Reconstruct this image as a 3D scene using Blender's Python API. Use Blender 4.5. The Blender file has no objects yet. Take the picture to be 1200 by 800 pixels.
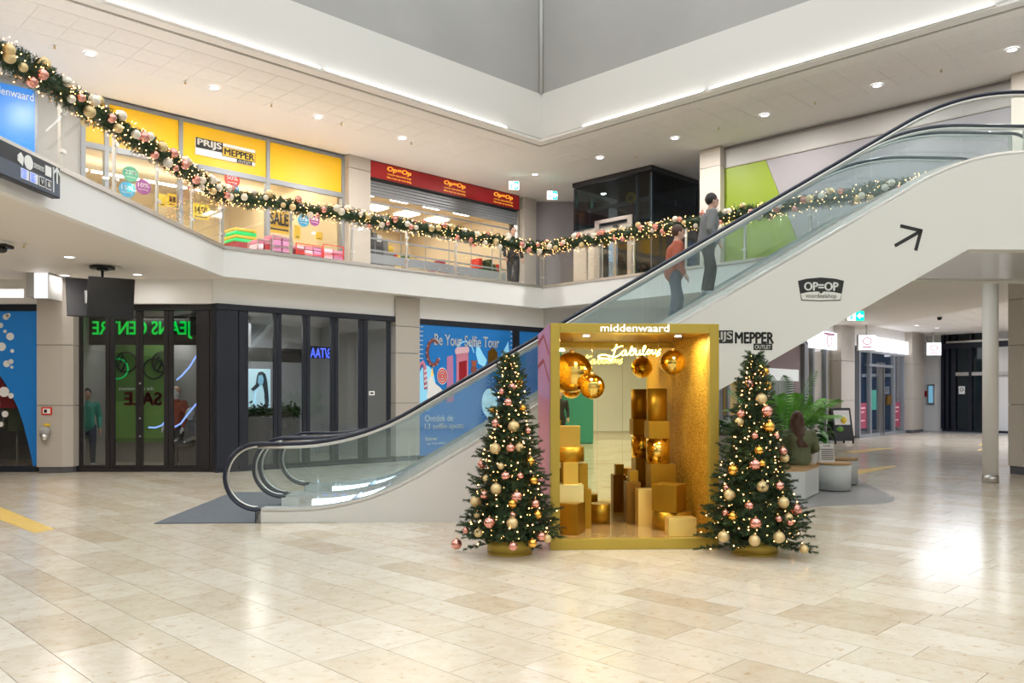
import bpy, bmesh, math, random
from mathutils import Vector, Matrix, Euler
random.seed(7)
S = bpy.context.scene
C = S.collection
PI = math.pi
# ---------------------------------------------------------------- camera
F, CX, HY, HC = 970.0, 600.0, 463.0, 1.6          # focal length / principal point in pixels of the 1200x800 frame, eye height
cam_d = bpy.data.cameras.new('camera'); cam = bpy.data.objects.new('camera', cam_d); C.objects.link(cam)
cam.location = (0, 0, HC); cam.rotation_euler = (PI/2, 0, 0)
cam_d.sensor_width = 36; cam_d.lens = F/1200*36; cam_d.shift_y = (HY-400)/1200
cam_d.clip_start = .05; cam_d.clip_end = 200
S.camera = cam
# ---------------------------------------------------------------- world (fill daylight through the added, unseen roof light)
w = bpy.data.worlds.new('world'); S.world = w; w.use_nodes = True
bg = w.node_tree.nodes['Background']; bg.inputs[0].default_value = (.93, .96, 1, 1); bg.inputs[1].default_value = 2.0
S.view_settings.view_transform = 'Standard'; S.view_settings.look = 'None'
S.view_settings.gamma = 1; S.view_settings.use_curve_mapping = False
S.view_settings.exposure = 0.30
S.cycles.transparent_max_bounces = 40
def area(name, loc, size, power, col=(1, 1, 1), rot=(0, 0, 0), sy=None, shape=None, spread=None):
    l = bpy.data.lights.new(name, 'AREA'); l.energy = power; l.color = col; l.size = size
    if sy: l.shape = 'RECTANGLE'; l.size_y = sy
    if shape: l.shape = shape
    if spread: l.spread = spread
    o = bpy.data.objects.new(name, l); C.objects.link(o); o.location = loc; o.rotation_euler = rot
    return o
pt = area('added_roof_light_portal', (0, 6, 12.6), 15, 1, sy=24); pt.data.cycles.is_portal = True
WARM = (1, .93, .84)
# rows of ceiling spots outside the picture (the mall behind and beside the camera)
for x, y in ((-9.5, 2), (-9.5, 7), (-9.5, -4), (14.5, 2), (14.5, 7), (14.5, -4), (-2, -11), (4, -11), (9, -11)):
    area('ceiling_spot_light', (x, y, 7.9), 1.2, 120, WARM, shape='DISK')
for x, y in ((-9.3, 3), (-8.7, 8), (-9.3, -3), (13.5, 3), (13.5, 9), (13.5, -3), (-2, -12.5), (4, -12.5)):
    area('low_ceiling_spot_light', (x, y, 3.93), 1.6, 46, (1, .95, .9), shape='DISK')
for x, y in ((-8.2, 11.2), (-7.8, 14.2), (-10.2, 14.0)):
    area('low_ceiling_spot_light', (x, y, 3.93), 1.0, 26, (1, .95, .9), shape='DISK')
for x, y in ((12.2, 22.5), (12.5, 27), (15, 28), (17.5, 31.5), (15.6, 24), (18.5, 28)):
    area('passage_fill_light', (x, y, 4.12), 2.6, 95, (.84, .89, 1), shape='DISK')
for x, y in ((5.5, 21.3), (9.2, 22.3), (11.6, 18.2), (7.8, 19.2)):
    area('passage_fill_light', (x, y, 4.2), .9, 55, (.95, .96, 1), shape='DISK')  # includes added lamps that brighten the area around the round column

# ---------------------------------------------------------------- helpers
def G(px, py, z):
    Y = F*(z-HC)/(HY-py); return ((px-CX)/F*Y, Y)
class Frame:
    """upright wall frame: x along the wall, y into it, z up"""
    def __init__(s, x, y, ang): s.o = Vector((x, y, 0)); s.a = ang; s.c = math.cos(ang); s.s = math.sin(ang)
    def px(s, px, py=None, y=0.0):
        k = (px-CX)/F
        ox = s.o.x - s.s*y; oy = s.o.y + s.c*y
        t = (k*oy-ox)/(s.c-k*s.s)
        Y = oy+t*s.s
        if py is None: return t
        return t, HC+(HY-py)/F*Y
    def X(s, px, y=0.0): return s.px(px, None, y)
    def Z(s, px, py, y=0.0): return s.px(px, py, y)[1]
    def w(s, x, y=0, z=0): return Vector((s.o.x+s.c*x-s.s*y, s.o.y+s.s*x+s.c*y, z))
def frame2(p, q):
    return Frame(p[0], p[1], math.atan2(q[1]-p[1], q[0]-p[0]))

class MB:
    def __init__(s): s.v = []; s.f = []; s.m = []; s.sm = []
    def add(s, vs, fs, mi=0, sm=False):
        b = len(s.v); s.v += [tuple(v) for v in vs]
        for f in fs: s.f.append(tuple(b+i for i in f)); s.m.append(mi); s.sm.append(sm)
        return s
    def box(s, x0, x1, y0, y1, z0, z1, mi=0, bev=0):
        if x0 > x1: x0, x1 = x1, x0
        if y0 > y1: y0, y1 = y1, y0
        if z0 > z1: z0, z1 = z1, z0
        if bev:
            b = min(bev, (x1-x0)/2.01, (y1-y0)/2.01, (z1-z0)/2.01)
            bm = bmesh.new(); bmesh.ops.create_cube(bm, size=1)
            for v in bm.verts: v.co = Vector(((x0+x1)/2+v.co.x*(x1-x0), (y0+y1)/2+v.co.y*(y1-y0), (z0+z1)/2+v.co.z*(z1-z0)))
            bmesh.ops.bevel(bm, geom=bm.edges[:], offset=b, segments=2, affect='EDGES', profile=.5)
            bm.verts.index_update()
            r = s.add([v.co[:] for v in bm.verts], [[v.index for v in f.verts] for f in bm.faces], mi, False); bm.free(); return r
        return s.add([(x0,y0,z0),(x1,y0,z0),(x1,y1,z0),(x0,y1,z0),(x0,y0,z1),(x1,y0,z1),(x1,y1,z1),(x0,y1,z1)],
                     [(0,3,2,1),(4,5,6,7),(0,1,5,4),(1,2,6,5),(2,3,7,6),(3,0,4,7)], mi)
    def prism_z(s, poly, z0, z1, mi=0, sm=False):
        n = len(poly)
        a = sum(poly[i][0]*poly[(i+1)%n][1]-poly[(i+1)%n][0]*poly[i][1] for i in range(n))
        if a < 0: poly = poly[::-1]
        vs = [(x, y, z0) for x, y in poly]+[(x, y, z1) for x, y in poly]
        s.add(vs, [tuple(range(n))[::-1], tuple(range(n, 2*n))], mi)
        b = len(s.v)-2*n
        for i in range(n):
            j = (i+1) % n; s.f.append((b+i, b+j, b+n+j, b+n+i)); s.m.append(mi); s.sm.append(sm)
        return s
    def prism_y(s, poly, y0, y1, mi=0, sm=False):
        """polygon in (x,z), extruded along y"""
        n = len(poly)
        a = sum(poly[i][0]*poly[(i+1)%n][1]-poly[(i+1)%n][0]*poly[i][1] for i in range(n))
        if a < 0: poly = poly[::-1]
        vs = [(x, y0, z) for x, z in poly]+[(x, y1, z) for x, z in poly]
        s.add(vs, [tuple(range(n)), tuple(range(n, 2*n))[::-1]], mi)
        b = len(s.v)-2*n
        for i in range(n):
            j = (i+1) % n; s.f.append((b+j, b+i, b+n+i, b+n+j)); s.m.append(mi); s.sm.append(sm)
        return s
    def tube(s, pts, r, n=10, mi=0, closed=False, cap=True, flat=1.0):
        pts = [Vector(p) for p in pts]
        R = r if isinstance(r, (list, tuple)) else [r]*len(pts)
        m = len(pts); vs = []; up = None
        for i, p in enumerate(pts):
            if closed: t = pts[(i+1) % m]-pts[i-1]
            else: t = pts[min(i+1, m-1)]-pts[max(i-1, 0)]
            if t.length < 1e-9: t = Vector((0, 0, 1))
            t.normalize()
            if up is None: up = Vector((0, 0, 1)) if abs(t.z) < .9 else Vector((0, 1, 0))
            u = t.cross(up)
            if u.length < 1e-4: u = t.orthogonal()
            u.normalize(); v = u.cross(t).normalized(); up = v
            for k in range(n):
                a = 2*PI*k/n
                vs.append(p+u*math.cos(a)*R[i]+v*math.sin(a)*R[i]*flat)
        fs = []
        for i in range(m if closed else m-1):
            j = (i+1) % m
            for k in range(n):
                l = (k+1) % n; fs.append((i*n+k, i*n+l, j*n+l, j*n+k))
        if cap and not closed: fs += [tuple(range(n))[::-1], tuple(range((m-1)*n, m*n))]
        return s.add(vs, fs, mi, True)
    def cyl(s, x, y, z0, z1, r, n=24, mi=0, r2=None):
        r2 = r if r2 is None else r2
        vs = [(x+r*math.cos(2*PI*k/n), y+r*math.sin(2*PI*k/n), z0) for k in range(n)]+[(x+r2*math.cos(2*PI*k/n), y+r2*math.sin(2*PI*k/n), z1) for k in range(n)]
        b = len(s.v); s.add(vs, [tuple(range(n))[::-1], tuple(range(n, 2*n))], mi)
        for k in range(n):
            l = (k+1) % n; s.f.append((b+k, b+l, b+n+l, b+n+k)); s.m.append(mi); s.sm.append(True)
        return s
    def ell(s, c, r, n=16, m=10, mi=0, rot=None):
        if not isinstance(r, (tuple, list)): r = (r, r, r)
        vs = [(0, 0, -1)]
        for i in range(1, m):
            t = PI*i/m
            for k in range(n): vs.append((math.sin(t)*math.cos(2*PI*k/n), math.sin(t)*math.sin(2*PI*k/n), -math.cos(t)))
        vs.append((0, 0, 1)); L = len(vs)-1
        fs = [(0, 1+(k+1) % n, 1+k) for k in range(n)]
        for i in range(m-2):
            for k in range(n):
                a = 1+i*n+k; b = 1+i*n+(k+1) % n; fs.append((a, b, b+n, a+n))
        fs += [(L, 1+(m-2)*n+k, 1+(m-2)*n+(k+1) % n) for k in range(n)]
        o = []
        for v in vs:
            q = Vector((v[0]*r[0], v[1]*r[1], v[2]*r[2]))
            if rot: q = rot @ q
            o.append(q+Vector(c))
        return s.add(o, fs, mi, True)
    def lathe(s, prof, x=0, y=0, n=24, mi=0):
        m = len(prof); vs = []
        for r, z in prof:
            for k in range(n): vs.append((x+r*math.cos(2*PI*k/n), y+r*math.sin(2*PI*k/n), z))
        fs = []
        for i in range(m-1):
            for k in range(n):
                l = (k+1) % n; fs.append((i*n+k, i*n+l, (i+1)*n+l, (i+1)*n+k))
        return s.add(vs, fs, mi, True)
    def mesh(s, name, mats):
        me = bpy.data.meshes.new(name); me.from_pydata(s.v, [], s.f)
        for m in (mats if isinstance(mats, (list, tuple)) else [mats]): me.materials.append(m)
        me.polygons.foreach_set('material_index', s.m); me.polygons.foreach_set('use_smooth', s.sm)
        me.update(); return me
    def build(s, name, mats, parent=None, kind=None, label=None):
        o = bpy.data.objects.new(name, s.mesh(name, mats)); C.objects.link(o)
        if parent is not None: o.parent = parent
        if kind: o['kind'] = kind
        if label: o['label'] = label
        return o
def tag(o, label, cat, group=None):
    o['label'] = label; o['category'] = cat
    if group: o['group'] = group
    return o
def thing(name, label, cat, loc=(0, 0, 0), rz=0, group=None):
    o = bpy.data.objects.new(name, None); C.objects.link(o); o.location = loc; o.rotation_euler = (0, 0, rz)
    o.empty_display_size = .1
    return tag(o, label, cat, group)
def fthing(name, label, cat, fr, x=0, y=0, z=0, group=None):
    return thing(name, label, cat, fr.w(x, y, z), fr.a, group)
def struct(name, mb, m, parent=None, fr=None):
    o = mb.build(name, m, parent)
    if parent is None:
        o['kind'] = 'structure'
        if fr: o.location = fr.o; o.rotation_euler = (0, 0, fr.a)
    return o
def dup(root, loc, rz=None, label=None, group=None, scale=None):
    r = root.copy(); C.objects.link(r); r.location = loc
    if rz is not None: r.rotation_euler = (0, 0, rz)
    if scale: r.scale = (scale,)*3
    if label: r['label'] = label
    if group: r['group'] = group
    for ch in list(root.children):
        c = ch.copy(); C.objects.link(c); c.parent = r
        for g in list(ch.children):
            d = g.copy(); C.objects.link(d); d.parent = c
    return r
_tc = {}
def textmesh(body, bold=0.0, shear=0.0, spacing=1.0):
    k = (body, bold, shear, spacing)
    if k in _tc: return _tc[k]
    cu = bpy.data.curves.new('lettering', 'FONT'); cu.body = body; cu.shear = shear; cu.extrude = .5
    cu.resolution_u = 3; cu.space_character = spacing
    o = bpy.data.objects.new('tmp', cu); C.objects.link(o)
    dg = bpy.context.evaluated_depsgraph_get(); me = bpy.data.meshes.new_from_object(o.evaluated_get(dg))
    bpy.data.objects.remove(o)
    vs = [v.co.copy() for v in me.vertices]; fs = [tuple(p.vertices) for p in me.polygons]
    if bold:
        base, bf = list(vs), list(fs)
        for dx, dy in ((bold, 0), (-bold, 0), (0, bold*.6), (0, -bold*.6)):
            k0 = len(vs); vs += [v+Vector((dx, dy, 0)) for v in base]; fs += [tuple(i+k0 for i in f) for f in bf]
    x0 = min(v.x for v in vs); x1 = max(v.x for v in vs); y0 = min(v.y for v in vs); y1 = max(v.y for v in vs)
    _tc[k] = ([((v.x-x0)/(x1-x0), (v.y-y0)/(y1-y0), v.z) for v in vs], fs)
    bpy.data.meshes.remove(me); return _tc[k]
def letters(body, x0, x1, z0, z1, y, m, parent, th=.01, bold=0.0, shear=0.0, mirror=False, name='lettering', rot=0, spacing=1.0):
    """lettering filling the box x0..x1, z0..z1 with its face at y (facing -y)"""
    vs, fs = textmesh(body, bold, shear, spacing)
    o = []
    cx, cz = (x0+x1)/2, (z0+z1)/2; c, s_ = math.cos(rot), math.sin(rot)
    for a, b, t in vs:
        if mirror: a = 1-a
        xx = (a-.5)*(x1-x0); zz = (b-.5)*(z1-z0)
        o.append((cx+xx*c-zz*s_, y+(.5-t)*th, cz+xx*s_+zz*c))
    mb = MB(); mb.add(o, fs if not mirror else [f[::-1] for f in fs])
    return mb.build(name, m, parent)

# ---------------------------------------------------------------- materials
M = {}
def mat(name, col, rough=.5, metal=0.0, emit=None, es=1.0, var=0.0, vscale=3.0, bump=0.0, bscale=60.0, coat=0.0, spec=None, nolight=False):
    m = bpy.data.materials.new(name); m.use_nodes = True; nt = m.node_tree; b = nt.nodes['Principled BSDF']
    c = tuple(col)+(1,)
    b.inputs['Base Color'].default_value = c; b.inputs['Roughness'].default_value = rough; b.inputs['Metallic'].default_value = metal
    if spec is not None: b.inputs['Specular IOR Level'].default_value = spec
    if coat: b.inputs['Coat Weight'].default_value = coat; b.inputs['Coat Roughness'].default_value = .05
    if emit: b.inputs['Emission Color'].default_value = tuple(emit)+(1,); b.inputs['Emission Strength'].default_value = es
    tc = None
    if var or bump:
        tc = nt.nodes.new('ShaderNodeTexCoord')
    if var:
        n = nt.nodes.new('ShaderNodeTexNoise'); n.inputs['Scale'].default_value = vscale; n.inputs['Detail'].default_value = 4
        nt.links.new(tc.outputs['Object'], n.inputs['Vector'])
        mr = nt.nodes.new('ShaderNodeMapRange'); mr.inputs['From Min'].default_value = .3; mr.inputs['From Max'].default_value = .7
        mr.inputs['To Min'].default_value = 1-var; mr.inputs['To Max'].default_value = 1+var
        nt.links.new(n.outputs['Fac'], mr.inputs['Value'])
        mx = nt.nodes.new('ShaderNodeVectorMath'); mx.operation = 'SCALE'; mx.inputs[0].default_value = col
        nt.links.new(mr.outputs[0], mx.inputs['Scale']); nt.links.new(mx.outputs[0], b.inputs['Base Color'])
    if bump:
        n = nt.nodes.new('ShaderNodeTexNoise'); n.inputs['Scale'].default_value = bscale; n.inputs['Detail'].default_value = 3
        nt.links.new(tc.outputs['Object'], n.inputs['Vector'])
        bu = nt.nodes.new('ShaderNodeBump'); bu.inputs['Strength'].default_value = bump; bu.inputs['Distance'].default_value = .01
        nt.links.new(n.outputs['Fac'], bu.inputs['Height']); nt.links.new(bu.outputs[0], b.inputs['Normal'])
    if nolight: m.cycles.emission_sampling = 'NONE'
    M[name] = m; return m
def glass(name, tint=(1, 1, 1), base=.04, rough=0.0, gloss=(1, 1, 1), k=1.0):
    m = bpy.data.materials.new(name); m.use_nodes = True; nt = m.node_tree; nt.nodes.clear()
    o = nt.nodes.new('ShaderNodeOutputMaterial'); mx = nt.nodes.new('ShaderNodeMixShader')
    t = nt.nodes.new('ShaderNodeBsdfTransparent'); t.inputs[0].default_value = tuple(tint)+(1,)
    g = nt.nodes.new('ShaderNodeBsdfGlossy'); g.inputs['Roughness'].default_value = rough; g.inputs[0].default_value = tuple(gloss)+(1,)
    lw = nt.nodes.new('ShaderNodeLayerWeight'); lw.inputs['Blend'].default_value = .5
    pw_ = nt.nodes.new('ShaderNodeMath'); pw_.operation = 'POWER'; pw_.inputs[1].default_value = 4.5; nt.links.new(lw.outputs['Facing'], pw_.inputs[0])
    ma = nt.nodes.new('ShaderNodeMath'); ma.operation = 'MULTIPLY_ADD'; ma.inputs[1].default_value = .85*k; ma.inputs[2].default_value = base; ma.use_clamp = True
    nt.links.new(pw_.outputs[0], ma.inputs[0]); nt.links.new(ma.outputs[0], mx.inputs[0])
    nt.links.new(t.outputs[0], mx.inputs[1]); nt.links.new(g.outputs[0], mx.inputs[2]); nt.links.new(mx.outputs[0], o.inputs[0])
    M[name] = m; return m
mat('white_wall', (.85, .84, .82), .6, var=.02, vscale=.6)
mat('warm_wall', (.72, .68, .62), .6, var=.02, vscale=.6)
mat('ceiling_paint', (.89, .865, .84), .7)
mat('ceiling_tile', (.88, .855, .835), .8, var=.02, vscale=8, bump=.1, bscale=200)
mat('soffit', (.80, .76, .70), .55)
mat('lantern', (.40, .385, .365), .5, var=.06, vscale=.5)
mat('lantern_edge', (.5, .49, .47), .5)
mat('bulkhead', (.72, .69, .65), .6)
mat('reveal', (.36, .33, .30), .6)
mat('steel', (.62, .61, .59), .3, 1)
mat('rail_steel', (.55, .53, .50), .35, 1)
mat('brushed', (.70, .68, .64), .38, 1, var=.05, vscale=20)
mat('dark_frame', (.02, .023, .034), .4, spec=.35)
mat('brown_frame', (.022, .019, .02), .42, spec=.35)
mat('grey_frame', (.30, .32, .35), .4, .2)
mat('black', (.012, .012, .014), .5)
mat('black_gloss', (.01, .01, .012), .12)
mat('rubber', (.012, .016, .035), .28)
mat('cladding', (.50, .455, .40), .5, var=.02, vscale=1.2)
mat('cladding_cool', (.58, .57, .56), .5, var=.02, vscale=1.2)
mat('escalator_white', (.68, .68, .64), .42, var=.012, vscale=.8)
mat('escalator_under', (.60, .61, .64), .22, .35)
mat('deck', (.74, .74, .72), .3, .6)
mat('step', (.30, .32, .35), .4, .7)
mat('mat_grey', (.10, .115, .135), .7, var=.1, vscale=12)
mat('ground_dark', (.10, .10, .11), .6)
mat('led', (1, 1, 1), .5, emit=(1, .98, .94), es=2.4)
mat('led_cool', (1, 1, 1), .5, emit=(.66, .82, 1), es=5)
mat('lens', (1, 1, 1), .5, emit=(.95, .97, 1), es=5)
mat('sign_white', (1, 1, 1), .5, emit=(.93, .94, 1), es=1.15)
mat('sign_white_soft', (.8, .8, .8), .5, emit=(1, .98, .95), es=.5)
mat('letter_white', (.9, .9, .88), .5)
mat('letter_black', (.012, .014, .013), .5)
mat('yellow', (.84, .49, .003), .4, emit=(1, .52, .0), es=.12)
mat('yellow_flat', (.88, .60, .04), .5)
mat('red_sign', (.34, .008, .012), .45, emit=(.6, .01, .01), es=.06)
mat('sign_gold', (.9, .5, .05), .5, emit=(1, .5, .05), es=.5)
mat('green_wall', (.21, .29, .006), .5)
mat('lavender_wall', (.29, .27, .285), .55)
mat('pale_panel', (.40, .385, .37), .5)
mat('cream', (.72, .60, .42), .6)
mat('shop_cream', (.78, .66, .46), .6)
mat('shop_floor', (.5, .46, .4), .4)
mat('shop_dark', (.12, .115, .12), .6)
mat('tube_light', (1, 1, 1), .5, emit=(1, .9, .72), es=14)
mat('panel_light', (1, 1, 1), .5, emit=(1, .94, .82), es=6)
mat('blue_poster', (.015, .19, .55), .35, emit=(.01, .2, .6), es=.10)
mat('blue_deep', (.03, .06, .14), .35)
mat('blue_screen', (.0, .18, .6), .3, emit=(0, .22, .8), es=.45)
mat('truck_red', (.35, .01, .02), .4)
mat('pink', (.70, .25, .36), .35)
mat('pink_side', (.66, .17, .24), .3)
mat('violet_side', (.60, .24, .44), .3)
mat('pink_pale', (.85, .55, .62), .5)
mat('skin', (.62, .38, .28), .5)
mat('hair_brown', (.07, .028, .014), .45, bump=.6, bscale=90)
mat('hair_dark', (.02, .015, .012), .5, bump=.4, bscale=90)
mat('olive', (.13, .15, .075), .75, var=.12, vscale=9, bump=.4, bscale=14)
mat('jeans', (.05, .07, .12), .8)
mat('charcoal', (.03, .03, .035), .8)
mat('rust', (.42, .10, .05), .75)
mat('grey_cloth', (.20, .20, .20), .8)
mat('sneaker', (.5, .5, .5), .6)
mat('teal', (.05, .32, .25), .5)
mat('orange', (.85, .28, .02), .5)
mat('exit_green', (.0, .5, .3), .5, emit=(.0, .75, .45), es=1.6)
mat('exit_white', (1, 1, 1), .5, emit=(.75, 1, .9), es=1.8)
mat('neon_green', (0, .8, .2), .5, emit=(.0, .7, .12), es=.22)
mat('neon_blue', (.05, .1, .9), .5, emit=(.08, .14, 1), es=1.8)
mat('neon_line', (.2, .3, .9), .5, emit=(.25, .4, 1), es=1.2)
mat('poster_green', (.12, .26, .06), .5, var=.2, vscale=1.5)
mat('poster_green_light', (.22, .42, .10), .5)
mat('red_letter', (.25, .03, .02), .5)
mat('photo_blue', (.25, .6, .8), .3, emit=(.3, .65, .9), es=.3)
mat('photo_dark', (.02, .06, .10), .4)
mat('photo_pale', (.6, .85, .95), .3, emit=(.5, .8, .95), es=.4)
mat('concrete_pot', (.30, .28, .26), .7)
mat('pot_grey', (.42, .43, .43), .6)
mat('bench_white', (.60, .63, .62), .5)
mat('wood', (.50, .30, .13), .5, var=.12, vscale=6)
mat('leaf', (.045, .18, .03), .4, var=.25, vscale=5)
mat('leaf_light', (.14, .38, .05), .4, var=.2, vscale=5)
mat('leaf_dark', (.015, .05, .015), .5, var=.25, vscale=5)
mat('needle', (.026, .058, .02), .6, var=.35, vscale=9)
mat('needle_light', (.05, .10, .032), .6, var=.3, vscale=9)
mat('bark', (.06, .035, .02), .8)
mat('bulb', (1, .7, .35), .5, emit=(1, .48, .16), es=11, nolight=True)
mat('bauble_pearl', (.80, .74, .62), .28, .25, coat=.5)
mat('bauble_champagne', (.75, .58, .30), .32, .75, bump=.5, bscale=220)
mat('bauble_rose', (.86, .40, .33), .14, .9)
mat('bauble_gold', (.90, .52, .10), .16, 1)
mat('bauble_cap', (.7, .5, .2), .3, 1)
mat('gold_frame', (.50, .37, .065), .36, .5, var=.03, vscale=3)
mat('gold_box', (.42, .24, .02), .38, .8, var=.05, vscale=4)
mat('gold_box_dark', (.24, .12, .015), .42, .7, var=.05, vscale=4)
mat('gold_bright', (.95, .62, .12), .22, .95)
mat('gold_pale', (.92, .68, .22), .35, .6)
mat('gold_cream', (.80, .72, .33), .4, .3)
mat('gold_mirror', (.85, .60, .15), .09, 1)
mat('mirror', (.88, .80, .45), .015, 1)
mat('neon_yellow', (1, .9, .3), .5, emit=(1, .78, .14), es=8)
mat('paper_bag', (.82, .82, .80), .7)
mat('kraft', (.7, .65, .58), .7)
mat('yellow_line', (.72, .48, .10), .4, var=.1, vscale=10)
mat('slate', (.33, .33, .34), .35, var=.06, vscale=5)
mat('door_dark', (.03, .035, .045), .3)
mat('brick_red', (.25, .07, .06), .7)
mat('pink_shop', (.34, .05, .10), .5)
mat('beige_lit', (.75, .6, .48), .6)
mat('plastic_grey', (.4, .4, .4), .4)
mat('fire_red', (.7, .03, .02), .4)
glass('clear_glass', (.975, .985, .98), .03)
glass('shop_glass', (.90, .92, .92), .06)
glass('esc_glass', (.94, .965, .97), .035, gloss=(.9, 1, 1))
glass('dark_glass', (.38, .43, .45), .03)
glass('upper_glass', (.96, .98, .97), .02)
# marble floor tile: per-tile tone (object random + island random), veins, pits
def marble(name, tones):
    m = bpy.data.materials.new(name); m.use_nodes = True; nt = m.node_tree; b = nt.nodes['Principled BSDF']; N = nt.nodes.new; L = nt.links.new
    geo = N('ShaderNodeNewGeometry'); oi = N('ShaderNodeObjectInfo')
    ad = N('ShaderNodeMath'); ad.operation = 'MULTIPLY_ADD'; ad.inputs[1].default_value = 7.31
    L(geo.outputs['Random Per Island'], ad.inputs[0]); L(oi.outputs['Random'], ad.inputs[2])
    fr = N('ShaderNodeMath'); fr.operation = 'FRACT'; L(ad.outputs[0], fr.inputs[0])
    ramp = N('ShaderNodeValToRGB'); L(fr.outputs[0], ramp.inputs[0]); e = ramp.color_ramp.elements
    for i, (p, c) in enumerate(tones):
        el = e[i] if i < 2 else e.new(p)
        el.position = p; el.color = tuple(c)+(1,)
    off = N('ShaderNodeVectorMath'); off.operation = 'MULTIPLY_ADD'
    comb = N('ShaderNodeCombineXYZ'); L(fr.outputs[0], comb.inputs[2]); L(fr.outputs[0], comb.inputs[0])
    sc = N('ShaderNodeVectorMath'); sc.operation = 'SCALE'; sc.inputs['Scale'].default_value = 40; L(comb.outputs[0], sc.inputs[0])
    pos = N('ShaderNodeVectorMath'); pos.operation = 'ADD'; L(geo.outputs['Position'], pos.inputs[0]); L(sc.outputs[0], pos.inputs[1])
    n1 = N('ShaderNodeTexNoise'); n1.inputs['Scale'].default_value = 5.5; n1.inputs['Detail'].default_value = 9; n1.inputs['Roughness'].default_value = .72; n1.inputs['Distortion'].default_value = .5
    L(pos.outputs[0], n1.inputs['Vector'])
    r1 = N('ShaderNodeValToRGB'); L(n1.outputs['Fac'], r1.inputs[0]); q = r1.color_ramp.elements
    q[0].position = .34; q[0].color = (.80, .68, .52, 1); q[1].position = .56; q[1].color = (1, 1, 1, 1)
    mx = N('ShaderNodeMix'); mx.data_type = 'RGBA'; mx.blend_type = 'MULTIPLY'; mx.inputs[0].default_value = .42
    L(ramp.outputs[0], mx.inputs[6]); L(r1.outputs[0], mx.inputs[7])
    n2 = N('ShaderNodeTexNoise'); n2.inputs['Scale'].default_value = 17; n2.inputs['Detail'].default_value = 5; L(pos.outputs[0], n2.inputs['Vector'])
    r2 = N('ShaderNodeValToRGB'); L(n2.outputs['Fac'], r2.inputs[0]); q = r2.color_ramp.elements
    q[0].position = .60; q[0].color = (1, 1, 1, 1); q[1].position = .72; q[1].color = (.74, .56, .38, 1)
    m2 = N('ShaderNodeMix'); m2.data_type = 'RGBA'; m2.blend_type = 'MULTIPLY'; m2.inputs[0].default_value = .6
    L(mx.outputs[2], m2.inputs[6]); L(r2.outputs[0], m2.inputs[7]); L(m2.outputs[2], b.inputs['Base Color'])
    rr = N('ShaderNodeMapRange'); rr.inputs['To Min'].default_value = .10; rr.inputs['To Max'].default_value = .24; L(n1.outputs['Fac'], rr.inputs['Value']); L(rr.outputs[0], b.inputs['Roughness'])
    b.inputs['Specular IOR Level'].default_value = .55
    M[name] = m
marble('marble', [(0, (.66, .575, .455)), (.3, (.73, .655, .54)), (.5, (.61, .51, .38)), (.62, (.71, .625, .505)), (.85, (.76, .69, .585)), (1, (.69, .60, .475))])
# gold glitter wall
def glitter():
    m = bpy.data.materials.new('glitter'); m.use_nodes = True; nt = m.node_tree; b = nt.nodes['Principled BSDF']; N = nt.nodes.new; L = nt.links.new
    tc = N('ShaderNodeTexCoord'); v = N('ShaderNodeTexVoronoi'); v.inputs['Scale'].default_value = 130; L(tc.outputs['Object'], v.inputs['Vector'])
    r = N('ShaderNodeValToRGB'); L(v.outputs['Color'], r.inputs[0]); e = r.color_ramp.elements
    e[0].position = .25; e[0].color = (.46, .22, .006, 1); e[1].position = .8; e[1].color = (1, .66, .10, 1)
    L(r.outputs[0], b.inputs['Base Color']); b.inputs['Metallic'].default_value = .55; b.inputs['Roughness'].default_value = .38
    s = N('ShaderNodeVectorMath'); s.operation = 'MULTIPLY_ADD'; s.inputs[1].default_value = (.9, .9, .9); s.inputs[2].default_value = (-.45, -.45, -.45); L(v.outputs['Color'], s.inputs[0])
    g = N('ShaderNodeNewGeometry'); a = N('ShaderNodeVectorMath'); L(g.outputs['Normal'], a.inputs[0]); L(s.outputs[0], a.inputs[1])
    n = N('ShaderNodeVectorMath'); n.operation = 'NORMALIZE'; L(a.outputs[0], n.inputs[0]); L(n.outputs[0], b.inputs['Normal'])
    M['glitter'] = m
glitter()
# ================================================================ THE SETTING
ZC, ZF, ZS, ZU = 4.6, 4.5, 3.98, 8.0              # kerb top, upper floor, soffit, upper ceiling
B0 = (-5.95, 9.54); B1 = (-5.78, 16.58); B2 = (.84, 22.65); B3 = (10.6, 12.75)
aR = math.atan2(.7052, .7090); aL = aR-PI/2      # the two wall directions
WL = Frame(-7.78, 18.87, aR)                      # upper left shops
WR = Frame(5.4, 21.43, aL)                        # upper right wall, x = 0 at the column beside the lift
# ---- floor: marble strips, the 300 nearest as tiles of their own
fl = MB(); fl.box(-30, 40, -22, 50, -.2, -.006)
floor = struct('floor', fl, mat('grout', (.36, .32, .27), .6))
FT = Frame(-.3, 4.0, aR-PI/2)                     # tile rows run along x of this frame
def tile_rows():
    rnd = random.Random(3); out = []
    y = -38.0
    while y < 40:
        wd = rnd.choice((.3, .38, .38, .45)); x = -36+rnd.random()
        while x < 34:
            ln = rnd.choice((.6, .72, .84, .96))
            c = FT.w(x+ln/2, y+wd/2)
            if -20 < c.x < 26 and -9 < c.y < 42: out.append((x, x+ln, y, y+wd, c))
            x += ln
        y += wd
    return out
tiles = tile_rows()
def vis(c):
    return c.y > 4.3 and abs(c.x) < (c.y)*.66
near = sorted([t for t in tiles if vis(t[4])], key=lambda t: t[4].y)[:300]
ns = set(id(t) for t in near)
rest = MB(); cache = {}
g = .0024
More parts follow.
